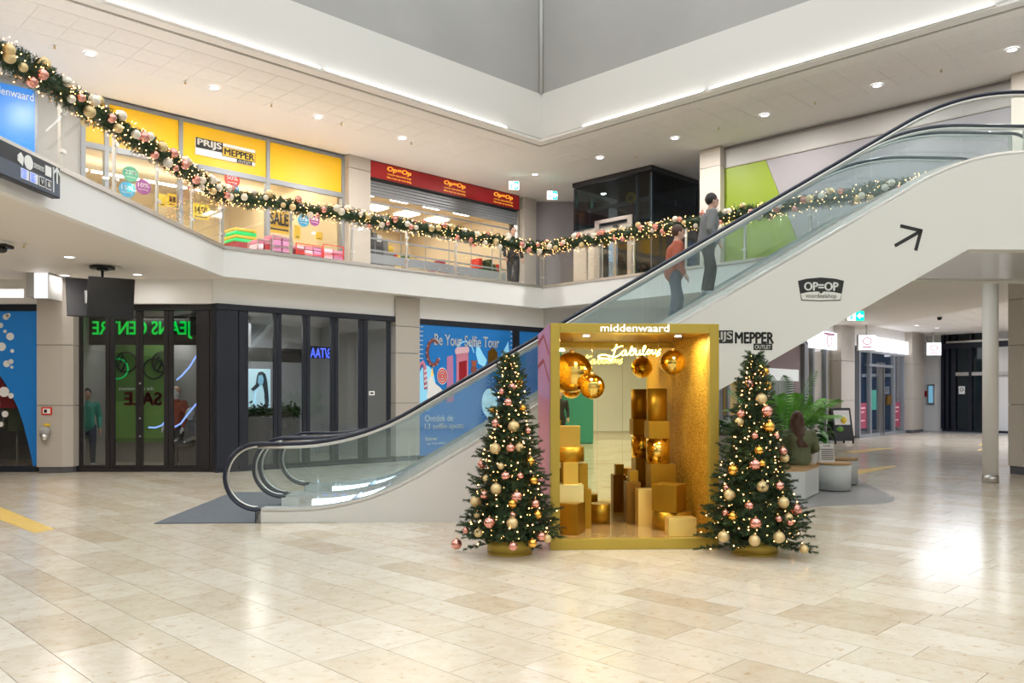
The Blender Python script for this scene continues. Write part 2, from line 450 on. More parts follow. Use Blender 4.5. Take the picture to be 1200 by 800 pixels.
for t in tiles:
    x0, x1, y0, y1, c = t
    if id(t) in ns:
        k = (round(x1-x0, 2), round(y1-y0, 2))
        if k not in cache:
            a, b = k[0]/2-g, k[1]/2-g
            mb = MB(); mb.box(-a, a, -b, b, -.01, 0); cache[k] = mb.mesh('tile', M['marble'])
        o = bpy.data.objects.new('tile', cache[k]); C.objects.link(o); o.parent = floor
        o.location = (c.x, c.y, 0); o.rotation_euler = (0, 0, FT.a)
    else:
        p = [FT.w(a, b) for a, b in ((x0+g, y0+g), (x1-g, y0+g), (x1-g, y1-g), (x0+g, y1-g))]
        rest.add([(q.x, q.y, 0) for q in p]+[(q.x, q.y, -.006) for q in p], [(0, 1, 2, 3), (0, 4, 5, 1), (1, 5, 6, 2), (2, 6, 7, 3), (3, 7, 4, 0)])
rest.build('tile_field', M['marble'], floor, kind='stuff')
# ---- mezzanine: slab, fascia, steel kerb
sl = MB()
sl.prism_z([(-20, -16), (B0[0]-.02, -16), (B0[0]-.02, B0[1]), (B1[0]-.02, B1[1]+.02), (B2[0], B2[1]+.02), (.9, 31), (-20, 31)], 4.0, ZF)
sl.prism_z([(.84, 22.67), (B3[0]+.02, B3[1]+.02), (B3[0]+.02, -16), (24, -16), (24, 13), (13.0, 19.0), (13.0, 31), (.9, 31)], 4.05, ZF)
sl.prism_z([(-20, -16), (24, -16), (24, -13.5), (-20, -13.5)], 4.0, ZF)
slab = struct('ceiling_ground_level', sl, M['soffit'])
def seg(p, q, off0, off1, z0, z1, mb, mi=0, e0=0, e1=0):
    """box along p->q, offset to the left of travel"""
    fr = frame2(p, q); L_ = math.hypot(q[0]-p[0], q[1]-p[1])
    P = [fr.w(-e0, off0), fr.w(L_+e1, off0), fr.w(L_+e1, off1), fr.w(-e0, off1)]
    mb.prism_z([(v.x, v.y) for v in P], z0, z1, mi)
edge = [(B0[0], -13), B0, B1, B2, B3, (B3[0], -13)]
for i in range(len(edge)-1):
    mb = MB(); seg(edge[i], edge[i+1], -.0, .14, ZS, ZC-.07, mb, 0, .0, .03)
    struct('trim_%d' % (i+1), mb, M['white_wall'])
    mb = MB(); seg(edge[i], edge[i+1], -.03, .16, ZC-.07, ZC, mb, 0, .02, .02)
    struct('trim_%d' % (i+11), mb, M['rail_steel'])
# ---- upper ceiling, cove and added roof light
K0 = (-7.55, -13); K1 = (-7.55, 12.55); K2 = (.73, 20.80); K3 = (13.2, 8.4); K4 = (13.2, -13)
cl = MB()
def off(p, q, d):
    fr = frame2(p, q); a = fr.w(0, d); return (a.x, a.y)
def inset(d):
    """void outline moved outwards by d"""
    nL = Vector((-math.sin(aR), math.cos(aR))); nR = Vector((math.sin(-aL), math.cos(aL)))
    return [(K0[0]-d, -13-d), (K1[0]-d, K1[1]+d*.42), (K2[0], K2[1]+d*1.415), (K3[0]+d, K3[1]+d*.42), (K4[0]+d, -13-d)]
o1 = inset(.40)
cl.prism_z([(-24, -20), (o1[0][0], -20), o1[1], o1[2], (o1[2][0], 32), (-24, 32)], ZU, ZU+.3)
cl.prism_z([o1[2], o1[3], (o1[3][0], -20), (28, -20), (28, 32), (o1[2][0], 32)], ZU, ZU+.3)
cl.prism_z([(-24, -20), (28, -20), (28, -13.4), (-24, -13.4)], ZU, ZU+.3)
ceiling = struct('ceiling', cl, M['ceiling_paint'])
vo = [K0, K1, K2, K3, K4, K0]
o2, o3 = inset(.26), inset(.02)
for i in range(4):
    a, b = o1[i], o1[i+1]; c, d = o2[i+1], o2[i]
    mb = MB(); mb.prism_z([a, b, c, d], ZU+.02, ZU+.12); struct('trim_%d' % (21+i), mb, M['reveal'])
    c, d = o3[i+1], o3[i]; a, b = o2[i], o2[i+1]
    mb = MB(); mb.prism_z([a, b, c, d], ZU-.02, ZU+.05); struct('trim_%d' % (31+i), mb, M['ceiling_paint'])
for i, (p, q) in enumerate(zip(vo[:-1], vo[1:])):
    mb = MB(); seg(p, q, 0, .1, ZU+.04, 9.16, mb); struct('wall_bulkhead_%d' % (i+1), mb, M['bulkhead'])
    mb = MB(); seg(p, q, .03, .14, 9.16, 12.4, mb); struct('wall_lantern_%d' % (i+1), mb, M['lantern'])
mb = MB(); mb.cyl(K2[0], K2[1]-.02, 9.16, 12.4, .05, 8); struct('trim_41', mb, M['lantern_edge'])
mb = MB()
for x in (-4, 0, 4, 8): mb.box(x-.06, x+.06, -13, 21, 12.35, 12.55)
for y in (-9, -4, 1, 6, 11, 16): mb.box(-8, 14, y-.06, y+.06, 12.35, 12.55)
struct('window_added_roof_light', mb, M['grey_frame'])  # roof opening added out of view to let in fill daylight
mb = MB(); mb.box(-8, 14, -14, 21.5, 12.6, 12.62); struct('window_added_roof_pane', mb, M['upper_glass'])
# LED coves: two strips to a side
def led(p0, p1, name='cove_light'):
    a = G(p0[0], p0[1], ZU); b = G(p1[0], p1[1], ZU); return a, b
FLv = frame2(K1, K2); FRv = frame2(K2, K3)
def strip(fr, x0, x1, label):
    t = fthing('cove_light', label, 'light', fr, x0, 0, ZU)
    n = MB(); L_ = x1-x0
    n.box(0, L_, -.074, -.005, -.005, .03); n.build('housing', M['ceiling_paint'], t)
    n = MB(); n.box(.04, L_-.04, -.094, -.075, -.004, .034); n.box(.04, L_-.04, -.074, -.045, .031, .040)
    n.build('light_strip', M['led'], t)
strip(FLv, FLv.X(150)-.4, FLv.X(374), 'long white light strip along the left bulkhead, the length nearer the garland end')
strip(FLv, FLv.X(377), FLv.X(592), 'long white light strip along the left bulkhead, the length nearer the corner')
strip(FRv, FRv.X(684), FRv.X(828), 'white light strip along the right bulkhead, the shorter length nearer the corner')
strip(FRv, FRv.X(832), FRv.X(1168), 'long white light strip along the right bulkhead, the length over the escalator top')
# ceiling tiles, three rows each side
tm = MB(); tm.box(.004, .608, .004, .604, -.006, .0); tme = tm.mesh('ceiling_tile', M['ceiling_tile'])
TL = Frame(-5.55, 15.72, aR); TL = Frame(TL.w(0, 0).x, TL.w(0, 0).y, aR)
for i in range(-9, 13):
    for j in range(3):
        p = TL.w(i*.615, j*.61)
        if p.y > 11.2 and p.x < .0:
            o = bpy.data.objects.new('ceiling_tile', tme); C.objects.link(o); o.parent = ceiling; o.location = (p.x, p.y, ZU); o.rotation_euler = (0, 0, aR)
q = G(1136.7, 35.8, ZU); TR = Frame(q[0], q[1], aL)
for i in range(-17, 9):
    for j in range(3):
        p = TR.w(i*.615, j*.61)
        if p.x > .9:
            o = bpy.data.objects.new('ceiling_tile', tme); C.objects.link(o); o.parent = ceiling; o.location = (p.x, p.y, ZU); o.rotation_euler = (0, 0, aL)
# ceiling spots (recessed), with the light they give
sp = None
def downlight(x, y, z, power, label, group, col=(1, .97, .93), r=.085):
    global sp
    if sp is None:
        sp = thing('downlight', label, 'light', (x, y, z), 0, group)
        n = MB(); n.lathe([(.115, 0), (.11, -.012), (.085, -.016), (.08, -.004)], n=24); n.build('trim_ring', M['letter_white'], sp)
        n = MB(); n.cyl(0, 0, -.01, -.004, .082, 20); n.build('lens', M['lens'], sp); o = sp
    else: o = dup(sp, (x, y, z), 0, label, group)
    if power:
        l = bpy.data.lights.new('spot_light', 'AREA'); l.shape = 'DISK'; l.size = .16; l.energy = power; l.color = col
        lo = bpy.data.objects.new('spot_light', l); C.objects.link(lo); lo.location = (x, y, z-.03)
where = ['above the garland end at the left', 'left of the yellow shop sign', 'over the right yellow shop panel', 'before the red shop sign']
for (px, py), wh in zip([(106, 62), (251, 102), (373, 136), (471, 161)], where):
    x, y = G(px, py, ZU); downlight(x, y, ZU-.016, 75, 'round recessed ceiling spot '+wh, 'ceiling spots of the upper level')
where = ['before the lift shaft', 'over the lift shaft corner', 'over the green wall', 'over the escalator handrail', 'at the right picture edge']
for (px, py), wh in zip([(703, 184), (791, 161), (896, 134), (1028, 99), (1186, 57)], where):
    x, y = G(px, py, ZU); downlight(x, y, ZU-.016, 75, 'round recessed ceiling spot '+wh, 'ceiling spots of the upper level')
x, y = G(627, 204, ZU); downlight(x, y, ZU, 60, 'single bright ceiling spot beside the green exit signs', 'ceiling spots of the upper level')
for (px, py), wh in zip([(81, 300.5), (161, 321), (76, 322)], ['left of the hanging screens', 'right of the hanging screens', 'above the left clad column']):
    x, y = G(px, py, ZS+.02); downlight(x, y, 4.0, 6, 'flat recessed spot in the low soffit '+wh, 'spots of the low soffit')
# sprinkler heads
shd = None
for px, py, z, wh in [(64, 52, ZU, 'at the left ceiling end'), (217, 94, ZU, 'left of the yellow shop sign'), (318, 121, ZU, 'above the yellow shop sign'), (400, 143, ZU, 'above the red shop sign'), (482, 166, ZU, 'over the red shop'), (745, 181, ZU, 'above the lift'), (1103, 80, ZU, 'above the escalator handrail'), (842, 148, ZU, 'above the green wall'), (955, 118, ZU, 'left of the escalator handrail bend'), (28, 285, ZS+.02, 'beside the camera'), (295, 333, ZS+.02, 'over the dark shop corner')]:
    x, y = G(px, py, z)
    if shd is None:
        shd = thing('sprinkler', 'small brass sprinkler head in the ceiling '+wh, 'sprinkler', (x, y, z-.016), 0, 'sprinkler heads')
        n = MB(); n.cyl(0, 0, -.012, 0, .035, 12); n.build('cover_plate', M['letter_white'], shd)
        n = MB(); n.cyl(0, 0, -.055, -.012, .012, 8); n.cyl(0, 0, -.06, -.055, .025, 10); n.build('nozzle', M['bauble_cap'], shd)
    else: dup(shd, (x, y, z-.016), 0, 'small brass sprinkler head in the ceiling '+wh)
# ---- outer shell (mostly unseen: behind and beside the camera)
sh = MB()
sh.box(-20, 24, -16.4, -16, 0, 8.2); struct('wall_back', sh, M['white_wall'])
sh = MB(); sh.box(-16.4, -16, -16, 32, 0, 8.2); struct('wall_left', sh, M['white_wall'])
sh = MB(); sh.box(24, 24.4, -16, 32, 0, 8.2); struct('wall_right', sh, M['white_wall'])
sh = MB(); sh.box(-20, 26, 41, 41.3, 0, 8.2); struct('wall_far', sh, M['white_wall'])
sh = MB(); sh.box(-12, -4, -15.95, -15.8, 0, 3.3); struct('wall_back_shopfronts', sh, M['shop_dark'])
sh = MB(); sh.box(-15.95, -15.7, -12, 12, 0, 3.3); struct('wall_left_shopfronts', sh, M['shop_dark'])
# ---- clad columns
def clad_column(name, loc, rz, label, x0, x1, dep, z0, z1, joints, m='cladding', skirt=.12, chamfer=0):
    t = thing(name, label, 'column', loc, rz)
    zs = [z0+skirt]+joints+[z1]
    n = MB(); n.box(x0+.04, x1-.04, .04+abs(chamfer)*.85, dep-.01, z0, z1); n.build('core', M['ground_dark'], t)
    n = MB(); ch_ = abs(chamfer)*.8
    n.prism_z([(x0+.03, .03+(ch_ if chamfer < 0 else 0)), (x0+.03+max(0, -chamfer), .03), (x1-.03-max(0, chamfer), .03), (x1-.03, .03+(ch_ if chamfer > 0 else 0)), (x1-.03, dep), (x0+.03, dep)], z0, z0+skirt); n.build('plinth', M['ground_dark'], t)
    for a, b in zip(zs[:-1], zs[1:]):
        n = MB()
        if chamfer > 0: n.prism_z([(x0, 0), (x1-chamfer, 0), (x1, chamfer*.8), (x1, dep), (x0, dep)], a+.006, b-.006)
        elif chamfer < 0: n.prism_z([(x0, -chamfer*.8), (x0-chamfer, 0), (x1, 0), (x1, dep), (x0, dep)], a+.006, b-.006)
        else: n.box(x0, x1, 0, dep, a+.006, b-.006)
        n.build('panel', M[m], t)
    return t
cA = Frame(-9.85, 17.0, 0.0)
clad_column('clad_column', cA.w(0), 0, 'beige clad column with fire box between the bubble window and folding door shop', cA.X(43), cA.X(82), .5, 0, 3.98,
            [cA.Z(60, 475), cA.Z(60, 404)], chamfer=.16)
n = MB(); n.box(cA.X(43), cA.X(82), .02, .5, 3.53, 3.98)
SP = frame2((-6.12, 17.1), (.87, 23.3))           # angled ground-level wall
x0, x1 = SP.X(462), SP.X(490)
clad_column('clad_column', SP.w(0, -.07), SP.a, 'beige clad column between the folding glass doors and blue poster', x0+.0, x1, .5, 0, 3.98,
            [SP.Z(480, 472), SP.Z(480, 414), SP.Z(480, 383)])
# upper columns
x0, x1 = WL.X(402.5), WL.X(428)
clad_column('clad_column', WL.w(0, -.25, 0), aR, 'upper level column between the yellow shop and the red shop', x0, x1, .45, ZF, ZU, [WL.Z(415, 200.5)], skirt=.05)
x0, x1 = WL.X(608), WL.X(622)
clad_column('clad_column', WL.w(0, -.25, 0), aR, 'narrow upper level column right of the red shop sign', x0, x1, .4, ZF, ZU, [WL.Z(615, 247)], skirt=.05)
clad_column('clad_column', WR.w(0, -.2, 0), aL, 'upper level column between the lift shaft and green wall', WR.X(820, -.2), WR.X(844, -.2), .5, ZF, ZU, [WR.Z(830, 199)], m='cladding', skirt=.05)
x0 = WR.X(1189)
clad_column('clad_column', WR.w(0, -.25, 0), aL, 'upper level column at the right picture edge', x0, x0+.9, .5, ZF, ZU, [WR.Z(1195, 117)], skirt=.05)
cG = Frame(10.02, 16.75, -.62)
clad_column('clad_column', cG.w(0), cG.a, 'broad beige clad column at the right picture edge', 0, 2.2, 1.1, 0, 4.4, [cG.Z(1190, 474), cG.Z(1190, 404), cG.Z(1190, 350)], skirt=.16, chamfer=-.26)
# ---- walls of the upper level
mb = MB(); mb.box(-9, WL.X(97), 0, .2, ZF, ZU); struct('wall_upper_left_end', mb, M['pale_panel'], fr=WL)
x0, x1 = WL.X(622), WL.X(622)+3
mb = MB(); mb.box(WL.X(608)+.2, WL.X(608)+.5, .1, 4.2, ZF, ZU); struct('wall_upper_recess', mb, M['lavender_wall'], fr=WL)
mb = MB(); mb.box(.6, 3.2, 27.4, 27.6, ZF, ZU); struct('wall_upper_recess_end', mb, M['lavender_wall'])
mb = MB(); mb.box(WR.X(844), 14, .06, .25, ZF, ZU); struct('wall_upper_right', mb, M['lavender_wall'], fr=WR)
# panels of the green and grey wall
xa, xb = WR.X(849), WR.X(1187)
def zline(pxa, pya, pxb, pyb, fr):
    return fr.Z(pxa, pya), fr.Z(pxb, pyb)
z1 = WR.Z(849, 173)-.02; z2 = (WR.Z(849, 196)+WR.Z(1187, 124))/2
mb = MB(); mb.box(xa, xb, .0, .05, z2+.02, 7.9); struct('wall_panel_band', mb, M['pale_panel'], fr=WR)
mb = MB(); mb.box(xa-.05, xb+.05, -.03, .06, z2-.02, z2+.015); struct('trim_51', mb, M['reveal'], fr=WR)
mb = MB(); mb.box(xa-.05, xb+.05, -.02, .06, 7.9, 7.925); struct('trim_52', mb, M['reveal'], fr=WR)
gx0, gt, gb = xa, WR.X(897), WR.X(913)
zb = 4.6
gx_b = gt+(WR.X(913)-gt)*(z2-zb)/(z2-WR.Z(913, 227))
mb = MB(); mb.prism_y([(gx0, zb), (gx_b, zb), (gt, z2-.02), (gx0, z2-.02)], .0, .045); struct('wall_green_panel', mb, M['green_wall'], fr=WR)
mb = MB(); mb.prism_y([(gx_b+.01, zb), (xb, zb), (xb, z2-.02), (gt+.01, z2-.02)], .0, .045); struct('wall_grey_panel', mb, M['lavender_wall'], fr=WR)
# ---- ground level walls
mb = MB(); mb.box(-16, -6.1, 17.15, 17.6, 3.5, 4.0); struct('wall_left_bulkhead', mb, M['white_wall'])
mb = MB(); mb.box(-.05, SP.X(640), 0.0, .3, 3.5, 4.0); struct('wall_angled_bulkhead', mb, M['white_wall'], fr=SP)
mb = MB(); mb.box(.9, 5.7, 23.3, 23.5, 0, 4.1); struct('wall_under_escalator', mb, M['cladding_cool'])
# passage to the right
PW = Frame(6.3, 23.4, math.atan2(5.2, 4.6))
PE = frame2((PW.w(PW.X(1084)).x, PW.w(PW.X(1084)).y), G(1170, 507.5, 0))
mb = MB(); mb.prism_z([(.95, 22.9), (10.5, 13.2), (13, 15), (26, 20), (26, 41), (4, 41), (.95, 31)], 4.30, 4.5)
pc = struct('ceiling_passage', mb, M['ceiling_tile'])
# joints of the passage ceiling: boards laid side by side, far away and joined
mb = MB()
for i in range(26):
    p = [PW.w(a, b) for a, b in ((0, -9+i*.6), (22, -9+i*.6), (22, -9+i*.6+.59), (0, -9+i*.6+.59))]
    if i < 16: mb.prism_z([(v.x, v.y) for v in p], 4.275, 4.3)
mb.build('ceiling_board', M['ceiling_tile'], pc, kind='stuff')
mb = MB(); p = [PW.w(a, b) for a, b in ((-.6, -9), (-.35, -9), (-.35, .5), (-.6, .5))]; mb.prism_z([(v.x, v.y) for v in p], 4.12, 4.3)
struct('trim_61', mb, M['cream'])
mb = MB(); mb.box(-.9, 20, 0.15, .3, 0, 4.4); struct('wall_passage', mb, M['shop_dark'], fr=PW)
mb = MB(); mb.box(PW.X(905), PW.X(1084)+.1, -.02, .15, 3.45, 4.3); struct('wall_passage_bulkhead', mb, M['white_wall'], fr=PW)
mb = MB(); mb.box(-1, 8, .2, .4, 0, 4.4); struct('wall_passage_end', mb, M['white_wall'], fr=PE)
mb = MB(); mb.box(1.9, 14, .9, 1.2, 0, 4.4); struct('wall_passage_right', mb, M['cladding_cool'], fr=cG)
# yellow guide strips let into the floor
def strip4(pts, label):
    P = [G(x, y, 0) for x, y in pts]; n = MB(); n.prism_z(P, 0.0005, .004)
    o = n.build('guide_strip', M['yellow_line']); tag(o, label, 'floor marking', 'yellow guide strips')
strip4([(-40, 589), (0, 594), (64, 620), (40, 624.5), (0, 609), (-40, 600)][1:5], 'broad yellow guide strip on the floor at the left picture edge')
strip4([(1001, 531), (1050, 524.8), (1028, 525.2), (988, 529)], 'pale yellow floor strip beside the standing sign')
strip4([(1004, 556), (1052, 546.5), (1046, 545.2), (1002, 551)], 'pale yellow floor strip between the stools and the passage')
strip4([(1146, 522), (1157, 520.6), (1157, 518.8), (1150, 519.4)], 'short far yellow floor strip beside the round white column')
strip4([(1145, 528), (1157, 527), (1157, 525.2), (1148, 526)], 'short near yellow floor strip beside the round white column')
# grey inlay under the bench, mat at the escalator foot are flat pieces of floor
P = [G(x, y, 0) for x, y in ((905, 600), (960, 593), (1010, 591), (1035, 590), (1047, 587), (1049, 584), (1040, 578), (1015, 567), (1000, 560), (960, 556), (880, 560), (850, 575))]
n = MB(); n.prism_z(P, .0003, .003); o = n.build('seating_mat', M['slate']); tag(o, 'rounded grey floor mat under the bench and stools', 'mat')
# ================================================================ ESCALATOR
ea = math.radians(2.54)
ES = Frame(-3.2, 10.35, ea)
def polyz(corners, d):
    """path through (s,z) corners with the inner corners rounded over distance d"""
    out = [Vector(corners[0])]
    for i in range(1, len(corners)-1):
        a, b, c = Vector(corners[i-1]), Vector(corners[i]), Vector(corners[i+1])
        p = b+(a-b).normalized()*d; q = b+(c-b).normalized()*d
        for k in range(11):
            t = k/10; out.append(p*(1-t)**2+b*2*t*(1-t)+q*t*t)
    out.append(Vector(corners[-1])); den = [out[0]]
    for p, q in zip(out[:-1], out[1:]):
        k = max(1, int((q-p).length/.2))
        for i in range(1, k+1): den.append(p.lerp(q, i/k))
    return den
TA = .5836; SEND = 11.3
zc_path = polyz([(.06, .185), (1.2966, .185), (9.204, 4.80), (SEND, 4.80)], .85)
zr_path = polyz([(.0, .99), (1.212, .99), (9.095, 5.59), (SEND-.42, 5.59)], .85)
st_path = polyz([(.0, .0), (1.15, .0), (9.0, 4.58), (SEND+2, 4.58)], .6)
def interp(path, s):
    if s <= path[0].x: return path[0].y
    for a, b in zip(path[:-1], path[1:]):
        if s <= b.x: return a.y+(b.y-a.y)*(s-a.x)/max(b.x-a.x, 1e-6)
    return path[-1].y
esc_front = fthing('escalator', 'front escalator rising right, nearest the golden booth, with white cladding', 'escalator', ES)
esc_rear = fthing('escalator', 'rear escalator rising right behind the first one', 'escalator', ES)
def side(parent, t0, t1, name, full):
    top = [(p.x, p.y-.03) for p in zc_path]+[(15, 4.77)]
    bot = [(15, 3.5), (9.14, 3.496), (2.879, 0), (.0, 0), (.0, .15)] if full else [(15, 3.9), (9.2, 3.9), (2.4, 0), (.0, 0), (.0, .15)]
    n = MB(); n.prism_y(top+bot, t0, t1); return n.build(name, M['escalator_white'], parent)
side(esc_front, 0, .24, 'side_cladding', True)
side(esc_front, 1.34, 1.56, 'inner_cladding', False)
side(esc_rear, 1.60, 1.86, 'inner_cladding', False)
side(esc_rear, 2.98, 3.22, 'side_cladding', True)
n = MB()
n.add([(2.879, .24, .03), (9.14, .24, 3.53), (15, .24, 3.53), (15, 2.98, 3.53), (9.14, 2.98, 3.53), (2.879, 2.98, .03)], [(0, 1, 4, 5), (1, 2, 3, 4)])
n.build('underside', M['escalator_under'], esc_front)
# landing floors
n = MB(); n.box(9.3, 15, .24, 2.98, 4.44, 4.58); n.build('landing_plate', M['brushed'], esc_front)
n = MB(); n.box(-1.25, 1.0, -.0, 3.3, .0005, .012); mp = n.build('escalator_mat', M['mat_grey']); mp.location = ES.o; mp.rotation_euler = (0, 0, ea)
tag(mp, 'dark grey metal landing plate on the floor at the escalator foot', 'mat')
# decks with lit skirts, glass, handrails
def ribbon(n, path, t0, t1, dz0, dz1, mi=0, s0=None, s1=None):
    P = [p for p in path if (s0 is None or p.x >= s0) and (s1 is None or p.x <= s1)]
    vs = []; 
    for p in P: vs += [(p.x, t0, p.y+dz0), (p.x, t1, p.y+dz0), (p.x, t1, p.y+dz1), (p.x, t0, p.y+dz1)]
    fs = []
    for i in range(len(P)-1):
        a = i*4
        for k in range(4): fs.append((a+k, a+4+k, a+4+(k+1) % 4, a+(k+1) % 4))
    fs += [(0, 1, 2, 3), (len(vs)-1, len(vs)-2, len(vs)-3, len(vs)-4)]
    n.add(vs, fs, mi)
circ = [(0+.42*math.cos(a), .57+.42*math.sin(a)) for a in [math.radians(x) for x in range(270, 89, -9)]]
circ2 = [(SEND-.42+.42*math.cos(a), 5.17+.42*math.sin(a)) for a in [math.radians(x) for x in range(90, -91, -9)]]
def rail_path():
    pts = [Vector((.12, .15))]+[Vector(c) for c in circ]
    for p in zr_path[1:-1]: pts.append(p)
    pts += [Vector(c) for c in circ2]; return pts
# long straight piece needs in-between points for the glass only
def glass_top(s):
    if s < 0: return .57+math.sqrt(max(0, .40**2-s*s))
    if s > SEND-.42:
        d = s-(SEND-.42); return 5.17+math.sqrt(max(0, .40**2-d*d))
    return interp(zr_path, s)-.03
def glass_bot(s):
    if s < .06: return max(.57-math.sqrt(max(0, .40**2-s*s)), .17)
    if s > SEND-.42: return 4.8
    return interp(zc_path, s)-.01
def balustrade(parent, tg, d0, d1, inner, led_side):
    n = MB(); ribbon(n, zc_path, d0, d1, -.045, .0, 0)
    n.build('deck', M['deck'], parent)
    n = MB(); n.box(-.012, .06, d0, d1, .0, .175); n.build('end_cap', M['rubber'], parent)
    n = MB(); ribbon(n, st_path, inner-.012, inner+.012, .02, .16, 0, .15, SEND); n.build('skirt', M['brushed'], parent)
    n = MB(); ribbon(n, zc_path, led_side-.006, led_side+.006, -.135, -.05, 0, .12, 3.4); n.build('skirt_light', M['led_cool'], parent)
    cuts = [-.40, .75, 1.9, 3.1, 4.3, 5.5, 6.7, 7.9, 9.1, 10.1, SEND-.02]
    for a, b in zip(cuts[:-1], cuts[1:]):
        a += .006; b -= .006; K = 12
        ss = [a+(b-a)*k/K for k in range(K+1)]
        poly = [(s, glass_bot(s)) for s in ss]+[(s, glass_top(s)) for s in reversed(ss)]
        # quads strip, both faces
        n = MB(); vs = []; fs = []
        for s in ss:
            zb_, zt_ = glass_bot(s), glass_top(s)
            vs += [(s, tg-.006, zb_), (s, tg-.006, zt_), (s, tg+.006, zt_), (s, tg+.006, zb_)]
        for i in range(K):
            q = i*4
            for k in range(4): fs.append((q+k, q+4+k, q+4+(k+1) % 4, q+(k+1) % 4))
        fs += [(0, 1, 2, 3), tuple(range(len(vs)-1, len(vs)-5, -1))]
        n.add(vs, fs); n.build('glass_panel', M['esc_glass'], parent)
    rp = rail_path()
    n = MB(); n.tube([(p.x, tg, p.y) for p in rp], .029, 10, flat=.8); h = n.build('handrail', M['rubber'], parent)
    n = MB(); n.tube([(p.x, tg, p.y-.045) for p in rp if 0 <= p.x <= SEND-.4 and p.y > .6], .024, 6); n.tube([(p.x*.9 if p.x < 0 else p.x, tg, .57+(p.y-.57)*.91) for p in [Vector(c) for c in circ]], .014, 6)
    n.build('rail_profile', M['steel'], parent)
balustrade(esc_front, .10, .0, .22, .25, .235)
balustrade(esc_front, 1.45, 1.36, 1.54, 1.31, 1.285)
balustrade(esc_rear, 1.78, 1.62, 1.84, 1.88, 1.85)
balustrade(esc_rear, 3.10, 3.0, 3.20, 2.94, 2.915)
# lit face of the two middle skirts near the foot (as bright white decks seen through the glass)
def steps(parent, t0, t1):
    n = MB(); n.box(0, .40, t0, t1, -.02, 0); n.box(.385, .4, t0, t1, -.0, .235)
    for k in range(26): n.box(.01, .385, t0+(t1-t0)*(k+.2)/26, t0+(t1-t0)*(k+.7)/26, 0, .006)
    me = n.mesh('step', M['step'])
    s = .75
    while s < 9.3:
        z = interp(st_path, s+.2)
        o = bpy.data.objects.new('step', me); C.objects.link(o); o.parent = parent; o.location = (s, 0, z-.01 if z < 4.5 else 4.56)
        s += .40
steps(esc_front, .26, 1.32); steps(esc_rear, 1.89, 2.95)
n = MB(); n.box(.15, .78, .26, 1.32, .005, .03); n.build('comb_plate', M['brushed'], esc_front)
n = MB(); n.box(.15, .78, 1.89, 2.95, .005, .03); n.build('comb_plate', M['brushed'], esc_rear)
# small round instruction stickers on the inner deck
for k, mm in enumerate(('neon_line', 'neon_line', 'neon_line', 'fire_red')):
    n = MB(); n.cyl(0, 0, 0, .002, .045, 16); o = n.build('safety_sticker', M[mm], esc_front, label=('red' if k == 3 else 'blue')+' round safety sticker')
    o.location = (.62+k*.13, 1.45-.06, .187)
# posts of light at the rear newel
# ---- lettering and arrow on the cladding (flat vinyl)
def vinyl_box(px0, py0, px1, py1):
    a = ES.px(px0, py1, 0); b = ES.px(px1, py0, 0); return a[0], b[0], a[1], b[1]
badge = fthing('shop_badge', 'black and white discount shop badge on the escalator cladding', 'sign', ES)
def E(px, py): return ES.px(px, py, 0)
out = [E(x, y) for x, y in ((935, 329), (945, 326.5), (962, 325), (979, 326.5), (989, 329), (985, 352), (962, 352.8), (939, 352))]
n = MB(); n.prism_y(out, -.003, 0.0); n.build('badge_back', M['letter_black'], badge)
low = [E(x, y) for x, y in ((938.2, 344), (948, 342), (959, 341.5), (962, 344.2), (965, 341.5), (976, 342), (986, 344), (984.5, 351), (962, 351.8), (939.8, 351))]
n = MB(); n.prism_y(low, -.0042, -.003); n.build('badge_lower_field', M['escalator_white'], badge)
x0, x1, z0, z1 = vinyl_box(942, 330.5, 982.5, 340.5); letters('OP=OP', x0, x1, z0, z1, -.006, M['letter_white'], badge, .002, .04)
x0, x1, z0, z1 = vinyl_box(944, 344, 980, 350.5); letters('voordeelshop', x0, x1, z0, z1, -.0065, M['letter_black'], badge, .002)
sg = fthing('outlet_lettering', 'black outlet shop lettering on the cladding beside the booth', 'sign', ES)
x0, x1, z0, z1 = vinyl_box(826, 387, 859, 402); n = MB(); n.box(x0, x1, -.002, 0, z0, z1); n.build('letter_field', M['letter_black'], sg)
x0, x1, z0, z1 = vinyl_box(828, 388.5, 858, 400.5); letters('PRIJS', x0, x1, z0, z1, -.004, M['escalator_white'], sg, .002, .025)
x0, x1, z0, z1 = vinyl_box(861, 389, 907, 402.5); letters('MEPPER', x0, x1, z0, z1, -.003, M['letter_black'], sg, .002, .045)
x0, x1, z0, z1 = vinyl_box(883, 402.5, 905, 410); n = MB(); n.box(x0, x1, -.002, 0, z0, z1); n.build('letter_field', M['letter_black'], sg)
x0, x1, z0, z1 = vinyl_box(884.5, 404, 903.5, 408.7); letters('OUTLET', x0, x1, z0, z1, -.004, M['escalator_white'], sg, .002, .025)
ar = MB()
def bar(mb, p, q, wd, y0, y1):
    a, b = Vector(E(*p)), Vector(E(*q)); d = (b-a).normalized()*wd/2; nrm = Vector((-d.y, d.x)); a2, b2 = a-d*0, b+d*0
    mb.prism_y([tuple(a2+nrm), tuple(b2+nrm), tuple(b2-nrm), tuple(a2-nrm)], y0, y1)
bar(ar, (1048.5, 288), (1080, 270), .045, -.003, 0); bar(ar, (1055, 264.5), (1080.5, 270.5), .045, -.003, 0); bar(ar, (1073, 293.5), (1079.5, 269), .045, -.003, 0)
o = ar.build('direction_arrow', M['letter_black']); o.location = ES.o; o.rotation_euler = (0, 0, ea)
tag(o, 'black arrow pointing up right on the escalator cladding', 'sign')

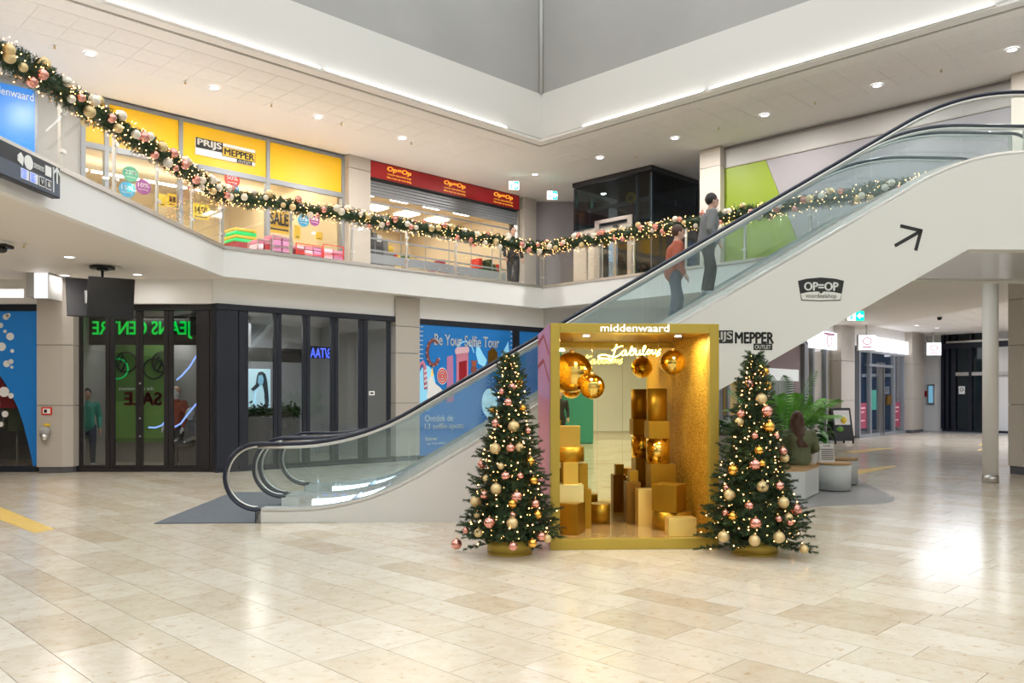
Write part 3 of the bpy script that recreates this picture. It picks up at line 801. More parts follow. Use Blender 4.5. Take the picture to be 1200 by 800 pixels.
# ================================================================ BALCONY RAILING
RZ = 5.60
def railing(pts, label, spacing):
    tot = sum(math.dist(a, b) for a, b in zip(pts[:-1], pts[1:]))
    root = thing('glass_railing', label, 'railing', (pts[0][0], pts[0][1], ZC))
    o0 = Vector((pts[0][0], pts[0][1], ZC))
    for p, q in zip(pts[:-1], pts[1:]):
        L_ = math.dist(p, q); k = max(1, round(L_/spacing)); fr = frame2(p, q); c, s_ = math.cos(fr.a), math.sin(fr.a)
        def R(v): return Vector(fr.w(v[0], v[1], v[2]))-o0
        def conv(mb): mb.v = [tuple(R(v)) for v in mb.v]; return mb
        for i in range(k+1 if (p, q) == (pts[-2], pts[-1]) else k):
            x = L_*i/k
            n = MB(); n.box(x-.025, x+.025, .04, .08, ZC-.04, RZ-.02); n.box(x-.04, x+.04, .02, .10, ZC, ZC+.012)
            conv(n).build('post', M['rail_steel'], root)
            n = MB()
            for zz in (ZC+.2, RZ-.28): n.box(x-.05, x+.05, .005, .045, zz, zz+.05)
            conv(n).build('glass_clamp', M['steel'], root)
        for i in range(k):
            a, b = L_*i/k+.035, L_*(i+1)/k-.035
            n = MB(); n.box(a, b, .015, .027, ZC+.03, RZ-.06); conv(n).build('glass_pane', M['clear_glass'], root)
        n = MB(); n.tube([(0, .06, RZ), (L_, .06, RZ)], .024, 10); conv(n).build('top_rail', M['rail_steel'], root)
railing([(B0[0]-.0, 4.0), B0, B1], 'glass balcony railing with steel posts above the left fascia', 1.35)
railing([B1, B2], 'glass balcony railing before the yellow and red shops', 1.6)
railing([B2, (9.4, 13.97)], 'glass balcony railing before the lift and green wall', 1.5)

# ================================================================ GARLANDS
rg = random.Random(11)
def needle_tuft(vs, fs, base, d, L_, nl, rg, count):
    """needles along a twig"""
    d = d.normalized(); u = d.orthogonal().normalized(); v = d.cross(u)
    for i in range(count):
        t = (i+.5)/count; a = rg.random()*2*PI
        p = base+d*L_*t
        o = (u*math.cos(a)+v*math.sin(a)); dirn = (o*.85+d*.75).normalized()*nl*(.7+.6*rg.random())
        s_ = dirn.cross(o+d*.3+Vector((.01, .02, .3))).normalized()*.0042
        b = len(vs); vs += [p-s_, p+s_, p+dirn]; fs.append((b, b+1, b+2))
def along(pts, L_):
    for a, b in zip(pts[:-1], pts[1:]):
        d = math.dist(a, b)
        if L_ <= d: return Vector(a).lerp(Vector(b), L_/d), (Vector(b)-Vector(a)).normalized()
        L_ -= d
    return Vector(pts[-1]), (Vector(pts[-1])-Vector(pts[-2])).normalized()
bau = {}
def bauble_mesh(kind, r):
    k = (kind, r)
    if k not in bau:
        n = MB(); n.ell((0, 0, 0), r, 18, 12); me = n.mesh('bauble', M['bauble_'+kind]); n = MB(); n.cyl(0, 0, r*.96, r*1.16, r*.2, 8); n.tube([(-r*.1, 0, r*1.15), (0, 0, r*1.38), (r*.1, 0, r*1.15)], r*.03, 4)
        bau[k] = (me, n.mesh('hanger_cap', M['bauble_cap']))
    return bau[k]
def bauble(kind, r, loc, label, group, cap=True):
    me, cp = bauble_mesh(kind, r)
    o = bpy.data.objects.new('bauble', me); C.objects.link(o); o.location = loc; tag(o, label, 'bauble', group)
    if cap:
        c = bpy.data.objects.new('hanger_cap', cp); C.objects.link(c); c.parent = o
    return o
lampm = MB(); 
def lamp_verts(vs, fs, p, r):
    b = len(vs); vs += [p+Vector(q)*r for q in ((1, 0, 0), (-1, 0, 0), (0, 1, 0), (0, -1, 0), (0, 0, 1), (0, 0, -1))]
    fs += [(b, b+2, b+4), (b+2, b+1, b+4), (b+1, b+3, b+4), (b+3, b, b+4), (b+2, b, b+5), (b+1, b+2, b+5), (b+3, b+1, b+5), (b, b+3, b+5)]
used_labels = set()
def garland(pts, label, dens, gname, marks, z=5.62):
    tot = sum(math.dist(a, b) for a, b in zip(pts[:-1], pts[1:])); root = thing('garland', label, 'garland', (pts[0][0], pts[0][1], z))
    O = Vector((pts[0][0], pts[0][1], z)); vs, fs = [], []; v2, f2 = [], []; lv, lf = [], []
    L_ = 0; N = int(tot*dens)
    for i in range(N):
        l = tot*(i+rg.random())/N; p, d = along(pts, l); p = Vector((p.x, p.y, z))-O; d = Vector((d.x, d.y, 0))
        sn = Vector((-d.y, d.x, 0)); a = rg.random()*2*PI
        r = .185*(1+.12*math.sin(l*2.3)); rad = sn*math.cos(a)+Vector((0, 0, 1))*math.sin(a)
        q = p+rad*r*rg.uniform(.2, .62); q.z -= .02*math.sin(l*4)
        dd = (rad*rg.uniform(.4, 1)+d*rg.uniform(-1, 1)).normalized()
        T = (v2, f2) if rg.random() < .3 else (vs, fs)
        needle_tuft(T[0], T[1], q, dd, rg.uniform(.07, .11), .045, rg, 20)
    for i in range(int(tot*60)):
        l = tot*rg.random(); p, d = along(pts, l); p = Vector((p.x, p.y, z))-O; sn = Vector((-d.y, d.x, 0)); a = rg.random()*2*PI
        lamp_verts(lv, lf, p+(sn*math.cos(a)+Vector((0, 0, 1))*math.sin(a))*rg.uniform(.13, .22), .0095)
    core = MB(); P = []
    for i in range(int(tot*3)+1):
        p, d = along(pts, tot*i/int(tot*3)); P.append((p.x-O.x, p.y-O.y, 0))
    core.tube(P, .10, 8); core.build('stem', M['leaf_dark'], root)
    for (V, Fc, nm, mm) in ((vs, fs, 'fir_sprigs', 'needle'), (v2, f2, 'fir_sprigs', 'needle_light')):
        n = MB(); n.add(V, Fc); n.build(nm, M[mm], root, kind='stuff')
    n = MB(); n.add(lv, lf); n.build('fairy_lights', M['bulb'], root, kind='stuff')
    # baubles on the side that faces the hall
    k = int(tot*6.6)
    for i in range(k):
        l = tot*(i+rg.random()*.8)/k; p, d = along(pts, l); sn = Vector((d.y, -d.x, 0))
        if i % 4 == 3: sn = -sn
        q0 = p
        for _ in range(14):
            a = rg.uniform(-1.1, 1.2); c = rg.random()
            kind = 'pearl' if c < .42 else ('rose' if c < .8 else 'champagne')
            r = rg.choice((.055, .068, .07, .082))
            wl_ = marks[min(len(marks)-1, int(l/tot*len(marks)))]; ud_ = 'top' if a > .35 else ('underside' if a < -.35 else 'front')
            sz_ = 'large' if r > .075 else ('small' if r < .06 else 'medium')
            lab_ = '%s %s bauble on the %s of the garland %s' % (sz_, {'pearl': 'pearl white', 'rose': 'rose pink', 'champagne': 'champagne gold'}[kind], ud_, wl_)
            if lab_ not in used_labels: break
        used_labels.add(lab_)
        q = Vector((q0.x, q0.y, z))+sn*math.cos(a)*(.185)+Vector((0, 0, 1))*math.sin(a)*.185
        bauble(kind, r, q, lab_, kind+' baubles on the garland '+gname, cap=False)
e = .06
garland([(B0[0]-e, 4.6), (B0[0]-e, B0[1]), (B1[0]-e*.6, B1[1]+e)], 'thick fir garland with lights and baubles along the left railing', 340, 'above the direction sign', ['at the picture edge', 'before the blue lit poster', 'above the direction sign', 'before the first yellow panel', 'before the round stickers'])
garland([(B1[0]-e*.6, B1[1]+e), (B2[0], B2[1]+e)], 'long fir garland with lights and baubles before the yellow and red shops', 330, 'before the yellow and red shops', ['above the green cushions', 'above the pink parcels', 'before the clad column', 'before the red shop left half', 'before the red shop right half', 'beside the person upstairs'])
garland([(B2[0], B2[1]+e), (9.4+e, 13.97+e)], 'fir garland with lights and baubles before the lift and green wall', 300, 'before the lift and green wall', ['left of the lift', 'before the lift doors', 'before the lift corner', 'behind the riders', 'before the green panel', 'seen through the escalator glass', 'near the escalator top'])

# ================================================================ CHRISTMAS TREES
def tree(x, y, H, R, label, which, spots, ox, oy):
    root = thing('christmas_tree', label, 'christmas tree', (x, y, 0)); rt = random.Random(int(x*100)+5)
    n = MB(); n.cyl(0, 0, .02, .14, .235, 40); n.lathe([(.235, .14), (.24, .145), (.225, .145), (.225, .10)], n=40); n.cyl(0, 0, .0, .02, .23, 40); n.build('tree_pot', M['gold_frame'], root)
    n = MB(); n.tube([(0, 0, .1), (0, 0, H*.6), (0, 0, H*.96)], [.035, .025, .006], 8); n.build('trunk', M['bark'], root)
    n = MB(); n.lathe([(R*.55, .22), (R*.42, H*.3), (R*.22, H*.6), (.02, H*.88)], n=14); n.build('dark_core', M['leaf_dark'], root)  # shade inside the foliage as a solid dark core, blocking see-through
    def rad(z): t = max(0, 1-z/H); return .035+R*(t**.92)*(1 if t < .8 else 1.06)
    vs, fs, v2, f2 = [], [], [], []; tw = MB(); z = .14; lv, lf = [], []
    while z < H*.985:
        rr = rad(z); nb = max(3, int(5+rr*26))
        a0 = rt.random()*6
        for i in range(nb):
            a = a0+2*PI*i/nb+rt.uniform(-.2, .2); L_ = rr*rt.uniform(.66, 1.04); zz = z+rt.uniform(-.03, .03)
            dr = Vector((math.cos(a), math.sin(a), 0)); up = .35 if z > H*.75 else rt.uniform(-.35, .12)
            p0 = Vector((0, 0, zz+.03)); p1 = p0+dr*L_*.6+Vector((0, 0, up*L_*.5)); p2 = p0+dr*L_+Vector((0, 0, (up+.12)*L_))
            if p2.z < .05: p2.z = .05
            tw.tube([p0, p1, p2], [.007, .005, .002], 4, cap=False)
            side_ = Vector((-dr.y, dr.x, 0)); nt = max(2, int(L_/.045))
            for k in range(nt+1):
                f = .32+.68*k/nt; p = p0.lerp(p1, f/.6) if f < .6 else p1.lerp(p2, (f-.6)/.4)
                T = (v2, f2) if rt.random() < .3 else (vs, fs)
                if k == nt: dd = (p2-p1)
                else: dd = dr*.7+side_*(1 if k % 2 else -1)*rt.uniform(.5, 1)+Vector((0, 0, rt.uniform(-.3, .45)))
                needle_tuft(T[0], T[1], p, dd, .08*(1.1-.4*f), .032, rt, 34)
            if rt.random() < .75:
                lamp_verts(lv, lf, p0.lerp(p2, rt.uniform(.75, 1.0))+Vector((0, 0, rt.uniform(-.03, .03))), .0078)
        z += .044
    for k in range(10): needle_tuft(vs, fs, Vector((0, 0, H*.93)), Vector((rt.uniform(-.3, .3), rt.uniform(-.3, .3), 1)), .12, .03, rt, 16)
    tw.build('branches', M['bark'], root, kind='stuff')
    n = MB(); n.add(vs, fs); n.build('fir_needles', M['needle'], root, kind='stuff')
    n = MB(); n.add(v2, f2); n.build('fir_needles', M['needle_light'], root, kind='stuff')
    n = MB(); n.add(lv, lf); n.build('fairy_lights', M['bulb'], root, kind='stuff')
    col = {'g': 'gold', 'c': 'champagne', 'r': 'rose'}; nm = {'g': 'gold', 'c': 'glittering champagne', 'r': 'shiny copper rose'}
    for sx, sy, sr, c in spots:
        px, py = ox+sx/3.077, oy+sy/3.077; Y = y-.1
        for _ in range(3):
            X = (px-CX)/F*Y; zz = HC+(HY-py)/F*Y; dx = X-x; rr = max(.05, rad(zz)*.93)
            Y = y-math.sqrt(max(.0, rr*rr-dx*dx))-.02
        r = .056 if sr >= 15 else (.043 if sr >= 12 else .033)
        zz = max(zz, r+.01)
        lv_ = ['lowest', 'lower', 'middle', 'upper', 'top'][min(4, int(zz/H*5.2))]; u = (X-x)/max(.08, rad(zz))
        sd_ = 'left edge' if u < -.6 else ('left side' if u < -.2 else ('centre' if u < .2 else ('right side' if u < .6 else 'right edge')))
        sz_ = 'large' if sr >= 15 else ('medium' if sr >= 12 else 'small')
        bauble(col[c], r, (X, Y, zz), '%s %s bauble at the %s, %s part of the %s tree' % (sz_, nm[c], sd_, lv_, which), '%s baubles on the %s tree' % (nm[c], which))
tree(-.02, 8.42, 1.99, .50, 'lit christmas tree with baubles left of the golden booth', 'left',
 [(245,165,12,'r'),(275,147,7,'g'),(210,180,7,'r'),(233,220,12,'r'),(176,247,11,'g'),(285,240,11,'g'),(188,295,12,'r'),(252,306,18,'c'),(186,386,18,'c'),(241,384,14,'r'),(273,382,12,'c'),(303,322,10,'r'),(313,432,14,'g'),(137,443,14,'r'),(206,450,10,'c'),(222,485,12,'r'),(276,484,10,'r'),(152,494,11,'c'),(324,502,12,'g'),(189,531,16,'c'),(147,553,12,'r'),(263,560,17,'r'),(115,577,18,'c'),(248,585,13,'g'),(330,585,12,'r'),(338,625,12,'g'),(165,653,17,'r'),(247,655,18,'c'),(125,690,12,'c'),(351,702,14,'r'),(373,711,14,'c'),(320,727,12,'g'),(250,738,12,'r'),(46,730,17,'r'),(248,626,11,'r'),(120,625,9,'c'),(80,680,10,'r')], 520, 400)
tree(2.46, 8.40, 2.0, .54, 'lit christmas tree with baubles right of the golden booth', 'right',
 [(235,107,13,'g'),(180,153,14,'r'),(246,160,13,'g'),(222,207,18,'c'),(149,260,13,'r'),(242,251,15,'r'),(142,290,14,'c'),(250,307,17,'g'),(275,340,10,'r'),(198,340,9,'r'),(214,393,12,'g'),(298,395,14,'r'),(305,420,13,'c'),(199,444,16,'r'),(120,463,18,'g'),(225,440,11,'g'),(227,523,20,'c'),(287,520,13,'r'),(92,526,11,'r'),(104,552,15,'c'),(178,592,13,'r'),(301,580,18,'c'),(346,605,16,'r'),(320,635,14,'c'),(88,615,10,'r'),(115,628,12,'g'),(201,655,15,'r'),(82,700,18,'c'),(197,717,18,'c'),(286,706,18,'c'),(373,747,13,'c'),(285,640,8,'r'),(325,652,9,'r')], 820, 400)

# ================================================================ GOLDEN PHOTO BOOTH
BF = Frame(.397, 8.55, math.radians(2.7))
BW, BD, BH = BF.X(842.7), 1.62, 2.345
booth = fthing('photo_booth', 'open golden photo booth with mirror back between the two trees', 'booth', BF)
ft = .098; fx0, fx1 = ft, BW-.1; fz0, fz1 = .11, BH-.1
for nm, bx in (('frame_post', (0, ft, 0, .09, 0, BH)), ('frame_post', (fx1, BW, 0, .09, 0, BH)), ('frame_header', (ft, fx1, 0, .09, fz1, BH)), ('frame_sill', (ft, fx1, 0, .09, 0, fz0))):
    n = MB(); n.box(*bx, bev=.004); n.build(nm, M['gold_frame'], booth)
n = MB(); n.box(.0, .03, .09, BD, 0, BH); n.build('left_wall', M['pink_side'], booth, label='glossy pink printed side wall')
n = MB(); n.box(BW-.06, BW, .09, BD, 0, BH); n.build('right_wall', M['gold_frame'], booth)
n = MB(); n.box(fx1, fx1+.03, .09, BD-.04, fz0, fz1); n.build('glitter_wall', M['glitter'], booth, label='wall covered in gold glitter')
n = MB(); n.box(.035, fx0-.0, .09, BD-.04, fz0, fz1); n.build('glitter_wall', M['glitter'], booth, label='wall covered in gold glitter')
n = MB(); n.box(.03, BW-.06, .09, BD, BH-.05, BH-.0); n.build('roof', M['gold_box_dark'], booth)
n = MB(); n.box(fx0, fx1, .09, BD-.04, fz1-.0, fz1+.03); n.build('inner_ceiling', M['gold_box'], booth)
n = MB(); n.box(.03, BW-.06, .09, BD, 0.005, fz0); n.build('platform', mat('platform_gold', (.62, .42, .18), .12, .35, var=.1, vscale=4), booth)
n = MB(); n.box(.03, BW-.06, BD-.03, BD, 0, BH); n.build('back_panel', M['gold_frame'], booth)
nc = 5
for i in range(nc):
    a = fx0+(fx1-fx0)*i/nc; b = fx0+(fx1-fx0)*(i+1)/nc
    n = MB(); n.box(a+.001, b-.001, BD-.04, BD-.031, fz0, fz1-.06); n.build('mirror_tile', M['mirror'], booth)
# printed swirls on the pink wall
n = MB()
for z, hh in ((2.0, .05), (1.72, .05)):
    n.add([(-.004, .1, z), (-.004, .8, z+.25), (-.004, 1.6, z+.2), (-.004, 1.6, z+.2+hh), (-.004, .8, z+.25+hh), (-.004, .1, z+hh)], [(0, 1, 4, 5), (1, 2, 3, 4)])
n.build('printed_swirl', M['truck_red'], booth)
n = MB(); n.add([(-.003, .0, 1.55), (-.003, 1.62, 1.62), (-.003, 1.62, 2.345), (-.003, 0, 2.345)], [(0, 1, 2, 3)]); n.build('printed_sky', M['violet_side'], booth)
x0, z1_ = BF.px(703.7, 379.8); x1, z0_ = BF.px(784, 388.7)
letters('middenwaard', x0, x1, z0_, z1_, -.012, M['sign_white_soft'], booth, .02, .006, name='header_lettering')
# ceiling spots of the booth
for sx in (.42, 1.42):
    n = MB(); n.cyl(0, 0, 0, .008, .035, 16); o = n.build('booth_spot', M['lens'], booth); o.location = (sx, .35, fz1-.012)
    p = BF.w(sx, .35, fz1-.03); area('booth_spot_light', p, .08, 13, (1, .88, .62), shape='DISK')
p = BF.w(.9, .16, fz1-.04); 0 and area('booth_header_light', p, 1.3, 6, (1, .85, .55), rot=(math.radians(18), 0, BF.a), sy=.04)
# neon word
neon = fthing('neon_word', 'yellow handwritten neon word hanging in the booth', 'neon sign', BF)
def NP(x, y, dy=.42): # crop coordinates (6x, origin 640,370)
    a = BF.px(640+x/6, 370+y/6, dy); return Vector((a[0], dy, a[1]))
strokes = [
 [(540,212),(520,216),(497,226),(470,240),(462,242)],
 [(497,200),(490,225),(478,262),(466,300),(458,318),(450,314),(440,302),(405,300),(375,298),(366,290),(378,278),(410,274),(450,282),(478,290),(505,280),(525,265)],
 [(560,240),(545,244),(530,262),(535,277),(550,272),(563,245),(560,270),(568,276),(582,262),(598,232),(606,214),(598,225),(590,262),(596,276),(610,272),(620,254),(610,242),(600,252)],
 [(620,254),(634,244),(630,266),(640,276),(655,262),(660,240),(657,266),(668,272),(684,250),(698,220),(694,210),(684,226),(678,262),(688,274),(702,266),(712,250),(726,240),(718,240),(708,256),(714,270),(728,264),(734,246),(726,240)],
 [(734,246),(748,240),(746,262),(754,268),(766,256),(770,238),(768,260),(778,266),(790,248),(806,236),(796,240),(792,250),(800,262),(792,276),(774,282)]]
n = MB()
def catmull(P, k=5):
    out = []
    for i in range(len(P)-1):
        a, b, c, d = P[max(i-1, 0)], P[i], P[i+1], P[min(i+2, len(P)-1)]
        for j in range(k):
            t = j/k; out.append(.5*((2*b)+(c-a)*t+(2*a-5*b+4*c-d)*t*t+(3*b-a-3*c+d)*t**3))
    out.append(P[-1]); return out
for st in strokes: n.tube(catmull([NP(*p) for p in st]), .007, 6)
n.build('neon_tube', M['neon_yellow'], neon)
n = MB()
for px in (480, 640, 790):
    a = NP(px, 225); n.tube([a, (a.x, a.y, fz1)], .0015, 4)
n.build('hanging_wire', M['steel'], neon)
# mirror balls: rings of flat facets
def mirror_ball(px, py, r, dy, label, cord):
    a = BF.px(px, py, dy); t = thing('mirror_ball', label, 'mirror ball', BF.w(a[0], dy, a[1]), BF.a, 'mirror balls in the booth')
    n = MB(); n.ell((0, 0, 0), r, 40, 24); 
    n.sm = [False]*len(n.sm) ; n.build('ball', M['gold_mirror'], t)
    n = MB(); n.cyl(0, 0, r*.96, r+.02, .03, 12); n.tube([(-.03, 0, r+.0), (0, 0, r+.06), (.03, 0, r)], .003, 5); n.tube([(0, 0, r+.06), (0, 0, fz1-a[1]-.001)], .002, 4); n.build('ball_hanger', M['bauble_cap'], t)
mirror_ball(788.5, 424.5, .142, .72, 'gold mirror ball hanging alone at the right of the booth', 1)
mirror_ball(694, 453, .138, .60, 'smaller gold mirror ball in front of the big one at the left', 1)
mirror_ball(670.5, 436, .228, .80, 'largest gold mirror ball at the left of the booth', 1)
# boxes and drums: (kind, px of the left/right edge, y of the bottom/top edge, depth in the booth, material, turn, label)
def gbox(px0, px1, pyb, pyt, dy, m, label, kind='box', turn=0, z0=None, dep=None, lid=False):
    xa_, zb_ = BF.px(px0, pyb, dy); xb_, zt_ = BF.px(px1, pyt, dy)
    if z0 is not None: zb_ = z0
    wd = xb_-xa_; cx = (xa_+xb_)/2; H = zt_-zb_
    dep = dep or wd
    if kind == 'box':
        o = thing('gift_box', label, 'box', BF.w(cx, dy+dep/2, zb_), BF.a+math.radians(turn), 'golden boxes in the booth')
        n = MB(); n.box(-wd/2, wd/2, -dep/2, dep/2, 0, H, bev=.003); n.build('box_body', M[m], o)
    else:
        o = thing('gift_drum', label, 'box', BF.w(cx, dy+wd/2, zb_), BF.a, 'golden boxes in the booth')
        n = MB(); r = wd/2; n.cyl(0, 0, 0, H, r, 48); n.build('box_body', M[m], o)
    return zb_+H
pz = fz0
# left stack
z = gbox(652, 684, 622, 590, .28, 'gold_box', 'large dull gold cube at the foot of the left stack', z0=pz, turn=-24)
gbox(643, 684, 590, 568, .38, 'gold_cream', 'pale cream box on the lowest cube of the left stack', z0=z, dep=.25)
gbox(676, 693, 618, 573, .66, 'gold_box', 'upright gold box half hidden behind the left stack', z0=pz, dep=.2)
z2 = BF.Z(670, 568, .42)
gbox(660, 678, 568, 541.5, .44, 'gold_bright', 'shiny crumpled gold box in the left stack', z0=BF.Z(670, 569, .44), dep=.2)
gbox(678.5, 689, 573, 543, .60, 'gold_box', 'narrow dull gold box behind the shiny one', z0=BF.Z(680, 573, .66), dep=.2)
gbox(646, 687, 542, 524, .44, 'gold_box', 'wide gold drum in the left stack', 'drum', z0=BF.Z(670, 541.5, .44))
gbox(652, 680, 524, 499, .50, 'gold_bright', 'orange gold cube on top of the left stack', z0=BF.Z(670, 524, .50), dep=.2)
gbox(693, 717, 611, 591, .98, 'gold_box', 'low gold drum alone on the booth floor', 'drum', z0=pz)
# right stack
gbox(769.6, 816, 620, 600.5, .42, 'gold_box', 'wide gold drum at the foot of the right stack', 'drum', z0=pz)
gbox(772, 803, 600, 568, .44, 'gold_box', 'large gold cube standing on the wide drum', z0=BF.Z(780, 600.5, .42), dep=.27, turn=-38)
gbox(783.6, 816.4, 628.5, 607, .12, 'gold_pale', 'pale gold box lying in front of the wide drum', z0=pz, dep=.18)
gbox(748, 769, 613, 573.5, .78, 'gold_pale', 'tall pale gold box beside the wide drum', z0=pz, dep=.2)
gbox(734.5, 751, 609, 565, 1.02, 'gold_box_dark', 'tall dark gold box at the left of the right stack', z0=pz, dep=.2)
gbox(737.5, 748, 565, 551.5, 1.06, 'gold_box', 'small box on the tall dark gold one', z0=BF.Z(740, 565, 1.02), dep=.12)
gbox(762, 792, 612, 572, .98, 'gold_box_dark', 'hidden gold cube under the right stack', z0=pz, dep=.3)
gbox(763, 792, 572, 543.6, .98, 'gold_box', 'broad gold box in the middle of the right stack', z0=BF.Z(770, 572, .98), dep=.3)
gbox(760.5, 788, 543.6, 513.8, .98, 'gold_mirror', 'mirror bright gold drum in the right stack', 'drum', z0=BF.Z(770, 543.6, .98))
gbox(760.5, 784.5, 513.8, 493.6, .98, 'gold_box', 'gold box under the tall drum of the right stack', z0=BF.Z(770, 513.8, .98), dep=.26)
gbox(760.5, 784, 493.6, 455, .98, 'gold_box', 'tall slim gold drum on top of the right stack', 'drum', z0=BF.Z(770, 493.6, .98))
# ================================================================ SHOPS OF THE GROUND LEVEL
def rect(n, fr, px0, py0, px1, py1, y0, y1, mi=0, top=None):
    pm = (px0+px1)/2; n.box(fr.X(px0, y0), fr.X(px1, y0), y0, y1, fr.Z(pm, py1, y0), fr.Z(pm, py0, y0), mi)
def room(tagname, fr, x0, x1, z0, z1, d0, d1, wm, fm, cm):
    n = MB(); n.box(x0, x1, d1, d1+.1, z0, z1); n.box(x0-.1, x0, d0, d1, z0, z1); n.box(x1, x1+.1, d0, d1, z0, z1); struct('wall_'+tagname, n, wm, fr=fr)
    n = MB(); n.box(x0, x1, d0, d1, z0+.002, z0+.02); struct('floor_'+tagname, n, fm, fr=fr)
    n = MB(); n.box(x0, x1, d0, d1, z1-.05, z1); struct('ceiling_'+tagname, n, cm, fr=fr)
# --- bubble window at the far left
LG = Frame(-10, 17.3, 0.0)
room('bubble_shop', LG, -5, LG.X(43), 0, 3.5, .3, 3.2, M['shop_dark'], M['marble'], M['shop_dark'])
xl = LG.X(-60); xr = LG.X(43.5)
t = fthing('shopfront', 'shop window with blue bubble print at the left picture edge', 'shop window', LG)
n = MB(); n.box(xl, xr, -.02, .12, 3.36, 3.56); n.build('top_rail', M['dark_frame'], t); n = MB(); n.box(xl, xr, -.02, .12, 0, .12); n.build('bottom_rail', M['dark_frame'], t)
n = MB(); n.box(xl, xr, .05, .06, .12, 3.36); n.build('glass_pane', M['shop_glass'], t)
def LP(x, y, d=0): a = LG.px(x, y, d); return (a[0], a[1])
zt_ = 3.36
cut = [(0, 441), (7, 452), (14, 465), (20, 478), (26, 496), (31, 515), (35, 532), (38, 548)]
n = MB(); n.prism_y([LP(42.5, 547), (LP(42.5, 547)[0], zt_), (xl, zt_), (xl, LP(-60, 400)[1]), LP(-30, 415)]+[LP(*p) for p in cut], .03, .045); n.build('blue_film', M['blue_poster'], t)
bub = [(6,371,3.6),(9,369,2.5),(0,381,3),(5,388,2),(11,394,4.5),(1,406,5),(13.5,411,2.2),(7,426,4),(12,423.5,3),(13,430,1.8),(4,459,6),(12,463.5,3.2),(5,485,3.8),(0,497,3),(-5,474,4)]
for x, y, r in bub:
    a = LP(x, y); rr = r/F*17.3; n = MB(); n.prism_y([(a[0]+rr*math.cos(k*PI/9), a[1]+rr*math.sin(k*PI/9)) for k in range(18)], .022, .029); n.build('printed_bubble', M['letter_white'], t)
n = MB(); n.prism_y([LP(-20, 440, .3), LP(1, 443, .3), LP(20, 478, .3), LP(-20, 478, .3)], .3, .32); n.build('red_backdrop', M['truck_red'], t)
for px, mm, wh in ((20, 'olive', 'a green shirt'), (-8, 'grey_cloth', 'grey clothes')):
    a = LP(px, 547, 1.0); mq = fthing('dress_form', 'dress form in %s behind the bubble window' % wh, 'mannequin', LG, a[0], 1.0, 0)
    n = MB(); n.cyl(0, 0, .02, .04, .18, 20); n.tube([(0, 0, .03), (0, 0, 1.0)], .015, 8); n.build('stand', M['steel'], mq)
    n = MB(); n.lathe([(.02, .8), (.19, .82), (.17, 1.05), (.20, 1.25), (.21, 1.38), (.12, 1.47), (.05, 1.5), (.05, 1.56), (.0, 1.57)], n=20); n.tube([(-.19, 0, 1.38), (-.26, 0, 1.1), (-.24, -.05, .88)], [.06, .05, .04], 8); n.tube([(.19, 0, 1.38), (.26, 0, 1.1), (.24, -.05, .88)], [.06, .05, .04], 8); n.build('shirt', M[mm], mq)
# --- folding doors with green letters copying a reflected sign (fronto wall)
FD = Frame(-9.0, 17.35, 0.0)
x0, x1 = FD.X(82), FD.X(254)
room('folding_door_shop', FD, FD.X(76), FD.X(248), 0, 3.5, .4, 2.3, M['pale_panel'], M['marble'], M['shop_dark'])
def folding(fr, xa, xb, glassx, label, ztop, gz0, gz1, mm, extra=()):
    t = fthing('folding_door_set', label, 'doors', fr)
    n = MB(); n.box(xa, xb, -.06, .14, ztop-.12, ztop); n.build('head_rail', M[mm], t)
    n = MB(); n.box(xa, xb, -.05, .14, 0, .05); n.build('floor_rail', M[mm], t)
    for a, b in extra: n = MB(); n.box(a, b, -.04, .12, .05, ztop-.12, bev=.01); n.build('dark_panel', M[mm], t)
    gx = [(fr.X(a), fr.X(b)) for a, b in glassx]
    for i, (a, b) in enumerate(gx):
        l = (gx[i-1][1]+a)/2 if i else a-.10
        r = (b+gx[i+1][0])/2 if i < len(gx)-1 else b+.10
        l += .006; r -= .006
        d = thing('door_leaf', 'x', 'x'); del d['label']; del d['category']; d.parent = t
        n = MB(); n.box(l, a, 0, .06, .05, ztop-.12); n.box(b, r, 0, .06, .05, ztop-.12); n.box(a, b, 0, .06, .05, gz0); n.box(a, b, 0, .06, gz1, ztop-.12)
        n.build('leaf_frame', M[mm], d)
        n = MB(); n.box(a, b, .025, .035, gz0, gz1); n.build('glass_pane', M['shop_glass'], d)
    return t
gz0, gz1 = FD.Z(150, 545), FD.Z(150, 363)
t = folding(FD, x0, x1, [(96, 123.5), (134, 159), (167, 192), (202.5, 230)], 'dark folding glass doors with green copy of a reflected sign behind the hanging screens', 3.5, gz0, gz1, 'brown_frame',
        [(x0, FD.X(92)), (FD.X(234.5), FD.X(246)), (FD.X(246.5), FD.X(253))])
n = MB(); n.cyl(0, 0, 0, .03, .012, 8)
for px, py in ((164, 449), (164, 490), (164, 511)):
    a = FD.px(px, py, -.02); n = MB(); n.ell((a[0], -.02, a[1]), .022, 10, 6); n.build('door_knob', M['steel'], t)
